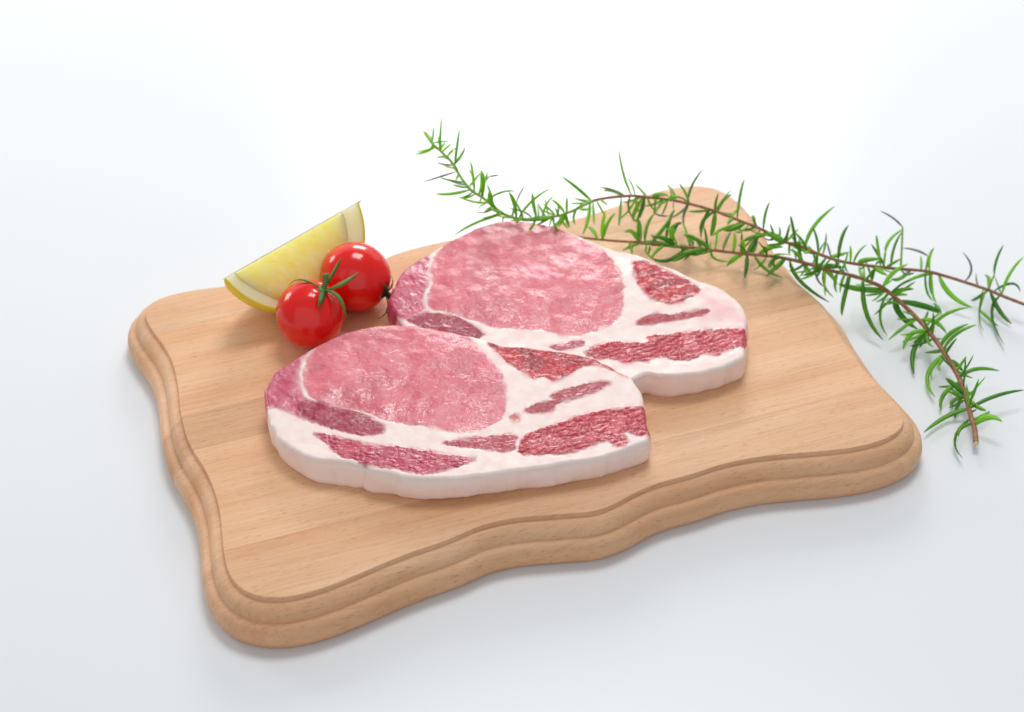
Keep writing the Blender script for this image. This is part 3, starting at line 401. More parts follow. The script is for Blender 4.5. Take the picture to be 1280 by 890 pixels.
def make_chop(outline, muscles, h_front, h_back, y_front, y_back, lip_fn, seed, label, group):
    O = catmull(outline, 10)
    c = np.array([O[:, 0].min() * .5 + O[:, 0].max() * .5, O[:, 1].min() * .5 + O[:, 1].max() * .5])
    if seed == 1:
        c = c + [0, -2]
    ang = np.unwrap(np.arctan2(O[:, 1] - c[1], O[:, 0] - c[0])); rad = np.hypot(O[:, 0] - c[0], O[:, 1] - c[1])
    order = np.argsort(ang % (2 * np.pi))
    N, M = 900, 190
    t = np.linspace(0, 2 * np.pi, N, endpoint=False)
    r = np.interp(t, (ang % (2 * np.pi))[order], rad[order], period=2 * np.pi)
    k = np.array([1, 2, 3, 2, 1]) / 9.0
    r = np.convolve(np.r_[r[-2:], r, r[:2]], k, 'valid')
    bx, by = c[0] + r * np.cos(t), c[1] + r * np.sin(t)
    r = r + (fbm(bx, by, 5.0, 3, seed + 40) - 0.5) * 1.1
    if seed == 1:                                # a nick in the fat edge
        r = r - 1.3 * np.exp(-((bx + 55.5) / 1.6) ** 2) * (by < -55) + 0.7 * np.exp(-((bx + 51) / 2.2) ** 2) * (by < -55)
    EDGE = 1.5
    # rows: interior, rounded rim, wall, foot
    rows = []
    for i in range(M):
        s = (i + 1) / M
        rows.append((s, 0.0, 0))
    NR = 6
    for i in range(1, NR + 1):
        rows.append((1.0, (i / NR) * math.pi / 2, 1))
    NW = 22
    for i in range(1, NW + 1):
        rows.append((1.0, i / NW, 2))
    ct, stn = np.cos(t), np.sin(t)
    flare = 0.3 + (2.2 * sstep(0.2, 0.6, -np.sin(t)) * sstep(0.35, 0.75, -np.cos(t)) if seed == 1 else 0 * t)
    lip = lip_fn(t, c)        # undercut of the rim in mm, per angle
    X, Y, Zc, Wl = [], [], [], []
    for s, q, kind in rows:
        if kind == 0:
            rr_ = (r - EDGE - flare) * s; drop = np.zeros(N); wl = 0.0
        elif kind == 1:
            rr_ = r - flare - EDGE + EDGE * math.sin(q); drop = np.full(N, EDGE * (1 - math.cos(q))); wl = 0.0
        else:
            bul = 0.8 * math.sin(q * math.pi) - 0.8 * max(0, q - 0.85) / 0.15
            rr_ = r - flare * (1 - q) + bul - lip * min(1, q * 1.8)
            drop = np.full(N, q); wl = q
        X.append(c[0] + rr_ * ct); Y.append(c[1] + rr_ * stn); Zc.append(drop); Wl.append(np.full(N, wl))
    nr = len(rows)
    X = np.concatenate([[c[0]]] + X); Y = np.concatenate([[c[1]]] + Y)
    Zc = np.concatenate([[0.0]] + Zc); Wl = np.concatenate([[0.0]] + Wl)
    iswall = np.zeros(len(X), bool); iswall[1 + N * (M + NR):] = True
    H = h_front + (h_back - h_front) * sstep(y_front, y_back, Y)
    # ---- which muscle (walls read the rim's own point, so a muscle runs down the side)
    SX, SY = X.copy(), Y.copy()
    rimx, rimy = c[0] + (r - flare - 0.6) * ct, c[1] + (r - flare - 0.6) * stn
    w1 = 1 + N * (M + NR)
    SX[w1:] = np.tile(X[w1 - N:w1], NW); SY[w1:] = np.tile(Y[w1 - N:w1], NW)
    wx = SX + (fbm(SX, SY, 4.0, 3, seed + 3) - .5) * 2.2 + (fbm(SX, SY, 1.2, 2, seed + 5) - .5) * 0.8
    wy = SY + (fbm(SX, SY, 4.0, 3, seed + 4) - .5) * 1.8 + (fbm(SX, SY, 1.2, 2, seed + 6) - .5) * 0.8
    n_big = fbm(SX, SY, 24, 3, seed + 11); n_mid = fbm(SX, SY, 7, 4, seed + 12); n_fin = fbm(SX, SY, 1.6, 3, seed + 13)
    Cc = np.tile(FAT, (len(X), 1)) * (0.98 + 0.03 * n_mid)[:, None]
    ontop = (np.arange(len(X)) < 1 + N * M).astype(float)
    blush = sstep(0.52, 0.72, fbm(SX, SY, 10, 3, seed + 21)) * ontop
    Cc = Cc * (1 - 0.10 * blush[:, None]) + np.array(srgb(240, 200, 196)) * 0.10 * blush[:, None]
    vein = ontop * (1 - sstep(0.0, 0.035, np.abs(fbm(SX * 0.7 + SY * .25, SY * 1.6, 9, 3, seed + 22) - 0.5)))
    Cc = Cc * (1 - 0.12 * vein[:, None]) + np.array(srgb(230, 176, 174)) * 0.12 * vein[:, None]
    lean = np.zeros(len(X)); dz = (fbm(SX, SY, 11, 2, seed + 31) - .5) * 0.8 + (n_mid - .5) * 0.12
    region = np.zeros(len(X), int)
    wetness = np.full(len(X), 0.16)
    names = ['fat']
    order_m = [m for m in ('pinkfat', 'side', 'eye', 'dark', 'strip1', 'strip2', 'strip3', 'bead', 'blob', 'rib') if m in muscles]
    for m in order_m:
        poly = catmull(muscles[m], 4)
        d = sdf(wx, wy, poly)
        soft = {'pinkfat': 3.0, 'eye': 0.7, 'rib': 0.9, 'side': 1.2}.get(m, 0.7) * (0.7 + 1.5 * sstep(.42, .68, fbm(SX, SY, 6, 2, seed + 34)))
        w = sstep(-soft, soft, d)
        reach = {'strip1': .02, 'strip2': .02, 'strip3': .1, 'bead': .22, 'pinkfat': .5}.get(m, 9.0)
        wallfade = 1 - sstep(reach * .6, reach, Wl + .25 * (n_mid - .5) * (Wl > 0))
        if m in ('strip1', 'strip2', 'blob'):
            wallfade = (Wl <= 0).astype(float)
        w = w * wallfade
        A, B = np.array(KIND[m][0]), np.array(KIND[m][1])
        if m == 'pinkfat':
            Cc = Cc * (1 - .8 * w[:, None]) + A * .8 * w[:, None]
            continue
        halo = 0.22 * np.exp(-np.maximum(-d, 0) / 1.3) * (d < 0) * ontop * sstep(.40, .60, fbm(SX, SY, 5, 2, seed + 33))
        Cc = Cc * (1 - halo[:, None]) + np.array(srgb(240, 176, 178)) * halo[:, None]
        colr = A[None] * (1 - n_big[:, None]) + B[None] * n_big[:, None]
        bump = np.zeros(len(X))
        if m == 'eye':
            f1, f2, cid = voronoi(SX / 4.6 + n_mid * 1.5, SY / 3.4 + n_fin * .5 + n_big * 3, seed + 50)
            crack = 1 - sstep(0.02, 0.16, f2 - f1)
            g1, g2, gid = voronoi(SX / 1.5 + n_mid * 4 + n_fin * .7, SY / 1.2 + n_big * 6 - n_fin * .7, seed + 51)
            grain = 1 - sstep(0.0, 0.28, g2 - g1)
            keep = sstep(0.40, 0.62, fbm(SX, SY, 16, 3, seed + 52))
            dark = sstep(0.40, 0.75, fbm(SX, SY, 20, 3, seed + 53))
            colr = colr * (1 - 0.13 * dark - 0.025 * crack * keep)[:, None]
            pale = sstep(0.48, 0.66, fbm(SX, SY, 13, 4, seed + 54))
            colr = colr * (1 - 0.13 * pale[:, None]) + np.array(srgb(242, 178, 182)) * 0.13 * pale[:, None]
            thread = (1 - sstep(0.0, 0.016, np.abs(fbm(SX * 1.0 + SY * .5, SY * 0.9, 15, 4, seed + 55) - 0.5))) * sstep(0.45, 0.6, fbm(SX, SY, 11, 2, seed + 56))
            colr = colr * (1 - 0.5 * thread[:, None]) + np.array(srgb(240, 190, 188)) * 0.5 * thread[:, None]
            colr = colr * (1 + (gid - .5) * 0.06)[:, None]
            # silvery rim where the membrane grips the muscle
            rimw = np.exp(-((d - 1.0) / 0.9) ** 2) * sstep(0.42, 0.6, n_mid)
            colr = colr * (1 - .35 * rimw[:, None]) + np.array(srgb(232, 176, 176)) * .35 * rimw[:, None]
            bump = -0.09 * crack * keep * keep - 0.03 * grain + (fbm(SX, SY, 3.6, 3, seed + 57, .45) - .5) * 0.34 + (fbm(SX, SY, 12, 2, seed + 58) - .5) * 1.5 + 0.6 * sstep(0, 9, d)
        elif m == 'bead':
            ca, sa = math.cos(0.42), math.sin(0.42)
            u, v_ = SX * ca + SY * sa, -SX * sa + SY * ca
            jx = (fbm(SX, SY, 6, 2, seed + 60) - .5) * 1.8; jy = (fbm(SX, SY, 4, 2, seed + 63) - .5) * 1.1
            f1, f2, cid = voronoi(u / 3.6 + jx, v_ / 2.3 + jy, seed + 61)
            apart = 0.45 + 0.55 * sstep(.36, .54, fbm(SX, SY, 9, 2, seed + 64))
            line = (1 - sstep(0.02, 0.20, f2 - f1)) * apart
            fatl = line * (0.30 + 0.55 * sstep(.45, .65, fbm(SX, SY, 6, 2, seed + 62)))
            colr = colr * (0.92 + 0.22 * cid)[:, None]
            colr = colr * (1 - fatl[:, None]) + np.array(srgb(226, 150, 152)) * fatl[:, None]
            bump = 0.46 * apart * (1 - np.clip(f1 / 0.62, 0, 1) ** 2) - 0.35 * line
            # edge beads swell into the fat
            w = sstep(-soft, soft, d - 0.5 + 0.9 * (0.5 - f1)) * wallfade
        elif m in ('strip1', 'strip2', 'strip3', 'dark', 'side'):
            a0 = {'strip1': -0.12, 'strip2': 0.1, 'strip3': 0.4, 'dark': -0.35, 'side': -1.0}[m]
            u, v_ = SX * math.cos(a0) + SY * math.sin(a0), -SX * math.sin(a0) + SY * math.cos(a0)
            sc = (3.0, 1.9) if m != 'side' else (7.0, 3.0)
            f1, f2, cid = voronoi(u / sc[0] + 3 * n_mid, v_ / sc[1] + 1.6 * n_mid + n_fin * .4, seed + 70)
            apart = sstep(.38, .62, fbm(SX, SY, 8, 2, seed + 75))
            line = (1 - sstep(0.02, 0.18, f2 - f1)) * apart
            kf = sstep(.46, .62, fbm(SX, SY, 5, 3, seed + 71)) * (0.5 if m == 'strip1' else 0.15)
            colr = colr * (0.95 + 0.10 * cid)[:, None]
            colr = colr * (1 - (line * kf)[:, None]) + np.array(srgb(222, 150, 160)) * (line * kf)[:, None]
            if m == 'side':
                st_ = sstep(.5, .7, fbm(u / 2.2, v_, 3.0, 3, seed + 73))
                colr = colr * (1 - .35 * st_[:, None]) + np.array(srgb(224, 150, 172)) * .35 * st_[:, None]
            bump = (0.26 if m == 'strip1' else 0.08) * apart * (1 - np.clip(f1 / .65, 0, 1) ** 2 - .6 * line) + (n_mid - .5) * 0.8 + (fbm(u / 2.5, v_, 1.8, 2, seed + 74) - .5) * .3
        elif m == 'rib':
            blot = sstep(.42, .66, fbm(SX, SY, 7, 4, seed + 80))
            colr = A[None] * (1 - blot[:, None]) + B[None] * blot[:, None]
            thread = (1 - sstep(0.0, 0.03, np.abs(fbm(SX, SY * 1.3, 8, 3, seed + 81) - .5)))
            colr = colr * (1 - .25 * thread[:, None]) + np.array(srgb(230, 150, 156)) * .25 * thread[:, None]
            frost = sstep(.52, .68, fbm(SX, SY, 3.5, 4, seed + 82)) * (1 - sstep(0.3, 3.0, d))
            colr = colr * (1 - .2 * frost[:, None]) + np.array(srgb(228, 178, 186)) * .2 * frost[:, None]
            bump = (fbm(SX, SY, 4.5, 4, seed + 83) - .5) * 1.0 - 0.4 * sstep(0, 4, d)
        colr = colr * (0.97 + 0.07 * n_fin)[:, None]
        Cc = Cc * (1 - w[:, None]) + colr * w[:, None]
        groove = -0.07 * np.exp(-(d / 0.7) ** 2)
        dz = dz * (1 - w) + bump * w + groove
        lean = np.maximum(lean * (1 - w), w)
        wv = {'eye': .28 + .50 * sstep(.62, .12, (SY - poly[:, 1].min()) / np.ptp(poly[:, 1])), 'side': .8, 'dark': .6, 'bead': .5, 'rib': .4}.get(m, .4)
        wetness = wetness * (1 - w) + wv * w
        nm = PART[m]
        names.append(nm)
        region[w > 0.5] = len(names) - 1
    # rind wall: the fat is a little warmer there
    wallfat = (Wl > 0.05) * (1 - lean)
    Cc = Cc * (1 - .55 * wallfat[:, None]) + FAT_WARM * .55 * wallfat[:, None]
    wallrow = (Wl > 0.02) * (1 - lean)
    wt = fbm(SX * 1.0 + SY * 0.6, Zc * 10 + 0.4 * SY, 5, 3, seed + 95)
    layer = fbm(SX * 0.22, Wl * 14 + 1.5 * n_mid, 3.2, 2, seed + 96)
    Cc = Cc * (1 + wallrow * ((wt - .5) * 0.07 + (layer - .5) * 0.05))[:, None]
    blot = (wallrow * sstep(.54, .72, wt) * 0.28)[:, None]
    Cc = Cc * (1 - blot) + np.array(srgb(246, 196, 188)) * blot
    topz = H + dz
    dimp = np.where(iswall, (fbm(t.repeat(1)[np.arange(len(X) - 1) % N][0:0].sum() + SX, Zc * 9 + SY, 6, 3, seed + 90) - .5), 0)
    # rows' z
    Zv = topz - Zc
    w0 = 1 + N * (M + NR)
    facet = np.interp(t, np.linspace(0, 2 * np.pi, 34), np.random.default_rng(seed).uniform(-.5, .5, 34))
    rimz = Zv[w0 - N:w0]
    q = Wl[w0:].reshape(NW, N)
    Zv[w0:] = (rimz[None] * (1 - q) + 0.15 * q).ravel()
    wn = (fbm(SX[w0:] * 1.0, SY[w0:] + q.ravel() * 9, 13, 2, seed + 91) - .5) * 2.0
    wn = wn + np.tile(facet, NW) * 1.5 * np.sin(q.ravel() * np.pi * .8)
    X[w0:] += np.tile(ct, NW) * wn; Y[w0:] += np.tile(stn, NW) * wn
    V = np.c_[X, Y, Zv] / 1000.0
    V[:, 2] += BOARD_T
    # faces
    i = np.arange(N); j = (i + 1) % N
    F = [np.c_[np.zeros(N, int), 1 + i, 1 + j]]
    quads = []
    for k_ in range(nr - 1):
        a = 1 + k_ * N; b = a + N
        quads.append(np.c_[a + i, b + i, b + j, a + j])
    Q = np.concatenate(quads)
    root_c = (c[0] / 1000, c[1] / 1000, BOARD_T)
    root = empty('pork_chop', root_c)
    tag(root, label, 'pork chop', group)
    V -= np.array(root_c)
    me_full = bpy.data.meshes.new('tmp')
    me_full.from_pydata(V.tolist(), [], F[0].tolist() + Q.tolist())
    me_full.update()
    VN = np.empty(len(V) * 3, np.float32)
    me_full.vertices.foreach_get('vector', VN) if False else me_full.vertex_normals.foreach_get('vector', VN)
    VN = VN.reshape(-1, 3)
    bpy.data.meshes.remove(me_full)
    fr_q = region[Q[:, 0]]; fr_t = region[F[0][:, 1]]
    bottom_loop = [1 + (nr - 1) * N + k_ for k_ in range(N)]
    for ri, nm in enumerate(names):
        fq = Q[fr_q == ri]; ft = F[0][fr_t == ri]
        if len(fq) + len(ft) < 30:
            continue
        used = np.unique(np.concatenate([fq.ravel(), ft.ravel()]))
        extra = bottom_loop if ri == 0 else []
        if ri == 0:
            used = np.unique(np.concatenate([used, bottom_loop]))
        remap = np.full(len(V), -1); remap[used] = np.arange(len(used))
        faces = remap[ft].tolist() + remap[fq].tolist()
        if ri == 0:
            faces.append([int(remap[b]) for b in reversed(bottom_loop)])
        me = bpy.data.meshes.new(nm)
        me.from_pydata(V[used].tolist(), [], faces)
        me.polygons.foreach_set('use_smooth', [True] * len(me.polygons))
        ca = me.attributes.new('meat_colour', 'FLOAT_COLOR', 'POINT')
        ca.data.foreach_set('color', np.c_[np.clip(Cc[used], 0, 1), np.ones(len(used))].astype(np.float32).ravel())
        la = me.attributes.new('lean', 'FLOAT', 'POINT')
        la.data.foreach_set('value', lean[used].astype(np.float32))
        la = me.attributes.new('wet', 'FLOAT', 'POINT')
        la.data.foreach_set('value', wetness[used].astype(np.float32))
        me.materials.append(MEAT)
        me.update()
        me.normals_split_custom_set_from_vertices(VN[used].tolist())
        o = bpy.data.objects.new(nm, me)
        COL.objects.link(o)
        o.parent = root
    return root


def lip_front(t, c):      # the front chop's far rim overhangs a little where it meets the rear chop
    return 3.0 * sstep(0.15, 0.5, np.sin(t)) * sstep(-0.75, -0.4, np.cos(t)) + 0.4


def lip_none(t, c):
    return 0.5 + 0 * t


make_chop(CHOP1, MUSC1, 11.0, 15.0, -62, -5, lip_front, 1,
          'front raw pork chop, nearest on the board, its whole white fat edge in view', 'raw pork chops on the board')
make_chop(CHOP2, MUSC2, 11.6, 14.2, -5, 40, lip_none, 2,
          'rear raw pork chop partly hidden behind the front chop, beside the rosemary', 'raw pork chops on the board')

# ------------------------------------------------------------------ tomatoes
SP, CP = math.sin(R(39.086)), math.cos(R(39.086))


def cf(x, y, tw):        # a direction given as right / up / towards the viewer -> world
    return Vector((x, y * SP - tw * CP, y * CP + tw * SP))


nt = NT('tomato_skin')
v = nt.coords()
tc = nt.ramp(nt.noise(v, 55.0, 3), [(0.3, (0.80, 0.007, 0.004)), (0.7, (0.88, 0.016, 0.007))])
nt.l(tc, nt.b.inputs['Base Color'])
nt.b.inputs['Roughness'].default_value = 0.16
nt.b.inputs['Specular IOR Level'].default_value = 0.5
nt.b.inputs['Coat Weight'].default_value = 0.15
nt.b.inputs['Coat Roughness'].default_value = 0.06
nt.b.inputs['Subsurface Weight'].default_value = 0.25
nt.b.inputs['Subsurface Radius'].default_value = (1.0, 0.15, 0.08)
nt.b.inputs['Subsurface Scale'].default_value = 0.004
nt.l(nt.bump(nt.noise(v, 260.0, 2), 0.0001, 0.35), nt.b.inputs['Normal'])
TOMATO = nt.m


def green_material(name, a, b, trans, rough=0.4):
    nt = NT(name)
    oi = nt.n('ShaderNodeObjectInfo')
    v = nt.coords()
    f = nt.math('ADD', nt.math('MULTIPLY', oi.outputs['Random'], 0.7), nt.math('MULTIPLY', nt.noise(v, 220.0, 2), 0.4))
    c = nt.ramp(f, [(0.1, a), (0.95, b)])
    nt.l(c, nt.b.inputs['Base Color'])
    nt.b.inputs['Roughness'].default_value = rough
    if trans:
        tr = nt.n('ShaderNodeBsdfTranslucent')
        nt.l(nt.mix(1.0, c, (1.7, 1.55, 0.85), 'MULTIPLY'), tr.inputs['Color'])
        mx = nt.n('ShaderNodeMixShader'); mx.inputs[0].default_value = trans
        nt.l(nt.b.outputs[0], mx.inputs[1]); nt.l(tr.outputs[0], mx.inputs[2])
        nt.l(mx.outputs[0], nt.out.inputs['Surface'])
    return nt.m


CALYX = green_material('calyx_green', (0.09, 0.19, 0.03), (0.24, 0.36, 0.08), 0.2, 0.5)
CALYX_DARK = green_material('calyx_dark_green', (0.018, 0.030, 0.010), (0.045, 0.06, 0.02), 0.0, 0.6)  # much darker green than the other calyx


def bez(p0, p1, p2, n):
    """curve through p0, p1 (half way), p2"""
    p0, p1, p2 = map(Vector, (p0, p1, p2))
    c = p1 * 2 - (p0 + p2) * 0.5
    return [p0 * (1 - u) ** 2 + c * 2 * u * (1 - u) + p2 * u * u for u in (k / n for k in range(n + 1))]


def blade(name, curve, width, thick, mat, parent, up=None, shape=None, roll=0.0, origin=None):
    """one narrow leaf: a lens shaped section swept along a curve"""
    origin = Vector(origin) if origin is not None else curve[0].copy()
    n = len(curve) - 1
    verts, faces = [], []
    chord = (curve[-1] - curve[0]).normalized()
    refv = Vector(up) if up is not None else Vector((0, -0.5, 1))
    for k, p in enumerate(curve):
        tg = (curve[min(k + 1, n)] - curve[max(k - 1, 0)]).normalized()
        side = tg.cross(refv)
        if side.length < 1e-4:
            side = tg.cross(Vector((1, 0, 0)))
        side.normalize()
        nn = side.cross(tg).normalized()
        if roll:
            side, nn = side * math.cos(roll) + nn * math.sin(roll), nn * math.cos(roll) - side * math.sin(roll)
        u = k / n
        s = shape(u) if shape else (min(1, 0.35 + 3 * u) * max(0.05, 1 - u ** 4) ** 0.6)
        w = width * 0.5 * s; h = thick * 0.5 * max(s, 0.3)
        q = p - origin
        verts += [q - side * w - nn * h * .5, q + nn * h, q + side * w - nn * h * .5, q - nn * h * 0.2]
    for k in range(n):
        a, b = 4 * k, 4 * k + 4
        for i in range(4):
            j = (i + 1) % 4
            faces.append((a + i, a + j, b + j, b + i))
    faces.append((3, 2, 1, 0)); faces.append(tuple(4 * n + i for i in range(4)))
    o = mesh_obj(name, verts, faces, mat, parent)
    if parent is not None:
        o.location = origin - (parent.location if parent.parent is None else parent.parent.location + parent.location)
    else:
        o.location = origin
    return o


def tube(pts, radii, seg=8):
    verts, faces = [], []
    n = len(pts)
    ref = Vector((0.1, 0.2, 1))
    for k, p in enumerate(pts):
        tg = (pts[min(k + 1, n - 1)] - pts[max(k - 1, 0)]).normalized()
        s = tg.cross(ref).normalized(); u = s.cross(tg)
        for i in range(seg):
            a = 2 * math.pi * i / seg
            verts.append(p + (s * math.cos(a) + u * math.sin(a)) * radii[k])
    for k in range(n - 1):
        for i in range(seg):
            j = (i + 1) % seg
            faces.append((k * seg + i, k * seg + j, (k + 1) * seg + j, (k + 1) * seg + i))
    faces.append(tuple(reversed(range(seg)))); faces.append(tuple((n - 1) * seg + i for i in range(seg)))
    return verts, faces


def tomato(center, r, pole, stretch, sepals, stub, calyx_mat, label):
    root = empty('cherry_tomato', (center[0], center[1], BOARD_T))
    tag(root, label, 'tomato', 'cherry tomatoes on the board')
    pole = pole.normalized()
    qz = pole.to_track_quat('Z', 'Y')
    verts, faces = [], []
    NU, NV = 72, 44
    for iv in range(NV + 1):
        a = math.pi * iv / NV
        for iu in range(NU):
            b = 2 * math.pi * iu / NU
            rad = r * (1 - 0.10 * math.exp(-(a / 0.22) ** 2) + 0.012 * math.cos(5 * b + .6) * math.exp(-(a / 0.8) ** 2) + 0.01 * math.sin(2 * b + a))
            p = Vector((rad * math.sin(a) * math.cos(b), rad * math.sin(a) * math.sin(b), rad * math.cos(a) * stretch))
            verts.append(qz @ p)
    for iv in range(NV):
        for iu in range(NU):
            j = (iu + 1) % NU
            faces.append((iv * NU + iu, (iv + 1) * NU + iu, (iv + 1) * NU + j, iv * NU + j))
    low = min(p.z for p in verts)
    C = Vector((center[0], center[1], BOARD_T - low))
    o = mesh_obj('fruit', [p + Vector((0, 0, -low)) for p in verts], faces, TOMATO, root)
    base = C + pole * r * 0.90 * stretch
    cal = mesh_obj('calyx', *tube([base - pole * .0008 - C, base + pole * .0009 - C, base + pole * 0.0016 - C], [.0026, .0022, .0012], 10), calyx_mat, root)
    cal.location = (0, 0, C.z - BOARD_T)
    for mid, tip, w in sepals:
        a = base + pole * .0008
        cv = bez(a, C + cf(*mid) * r, C + cf(*tip) * r, 10)
        blade('sepal', cv, w, .0007, calyx_mat, cal, up=pole, shape=lambda u: (0.55 + 1.6 * u * (1 - u) * 1.2) * (1 - u ** 3) + .06)
    for ch in cal.children:
        ch.location = ch.location - Vector((0, 0, 0))
    # stalk
    s0, s1 = base, C + cf(*stub[0]) * r
    m_ = (s0 + s1) * .5 + Vector((0.0006, 0, 0.0004))
    pts = bez(s0, m_, s1, 6)
    st_ = mesh_obj('stalk', *tube([p - C for p in pts], [stub[1] * (1.0 - .25 * math.sin(k / 6 * math.pi)) for k in range(7)], 9), calyx_mat, root)
    st_.location = (0, 0, C.z - BOARD_T)
    return root


tomato((-0.0790, 0.0146), 0.0136, cf(.4545, .727, .514), 0.97,
       [((-.18, .97, .42), (-.60, .80, .24), .0016), ((.78, 1.30, .45), (.90, 1.60, .35), .0014), ((.95, .84, .62), (1.43, 1.18, .5), .0028),
        ((.90, .45, .78), (1.10, -.20, .80), .0030), ((.42, .42, .97), (.32, .14, 1.06), .0026)],
       ((.49, 1.12, .62), .0014), CALYX, 'nearer cherry tomato with green star calyx facing up, beside the front chop')
tomato((-0.0628, 0.0381), 0.0139, cf(.88, -.50, .12), 1.03,
       [((1.06, -.26, .2), (1.03, .02, .1), .0016), ((.95, -.40, .50), (.76, -.16, .72), .0016), ((.93, -.95, .3), (.66, -1.22, .32), .0014),
        ((1.0, -.7, .0), (.85, -.95, -.2), .0018), ((1.05, -.5, -.2), (1.0, -.2, -.4), .0018)],
       ((1.10, -.62, .22), .0010), CALYX_DARK, 'farther cherry tomato lying on its side with dark calyx, against the lemon wedge')

# ------------------------------------------------------------------ lemon wedge
nt = NT('lemon_rind')
v = nt.coords()
nt.l(nt.ramp(nt.noise(v, 90.0, 3), [(0.3, srgb(252, 228, 40)), (0.7, srgb(255, 238, 84))]), nt.b.inputs['Base Color'])
nt.b.inputs['Roughness'].default_value = 0.38
nt.l(nt.bump(nt.noise(v, 700.0, 2), 0.0004, 0.5), nt.b.inputs['Normal'])
tr = nt.n('ShaderNodeBsdfTranslucent'); tr.inputs['Color'].default_value = (0.95, 0.8, 0.15, 1)
mx = nt.n('ShaderNodeMixShader'); mx.inputs[0].default_value = 0.2
nt.l(nt.b.outputs[0], mx.inputs[1]); nt.l(tr.outputs[0], mx.inputs[2]); nt.l(mx.outputs[0], nt.out.inputs['Surface'])
RIND = nt.m
nt = NT('lemon_pith')
v = nt.coords()
nt.l(nt.ramp(nt.noise(v, 300.0, 4), [(0.3, srgb(253, 240, 172)), (0.7, srgb(255, 246, 200))]), nt.b.inputs['Base Color'])
nt.b.inputs['Roughness'].default_value = 0.6
nt.b.inputs['Subsurface Weight'].default_value = 0.6
nt.b.inputs['Subsurface Radius'].default_value = (1.0, 0.9, 0.6)
nt.b.inputs['Subsurface Scale'].default_value = 0.008
PITH = nt.m
nt = NT('lemon_pulp')
v = nt.coords((90, 420, 260), (0, 0, 0), (0, 0, 0.2))
pn = nt.noise(v, 1.0, 4, 0.6)
nt.l(nt.ramp(pn, [(0.25, srgb(255, 219, 110)), (0.5, srgb(255, 230, 146)), (0.8, srgb(255, 240, 186))]), nt.b.inputs['Base Color'])
nt.b.inputs['Roughness'].default_value = 0.22
nt.b.inputs['Subsurface Weight'].default_value = 0.75
nt.b.inputs['Subsurface Radius'].default_value = (1.0, 0.85, 0.30)
nt.b.inputs['Subsurface Scale'].default_value = 0.028
nt.l(nt.bump(pn, 0.0006, 0.6), nt.b.inputs['Normal'])
PULP = nt.m


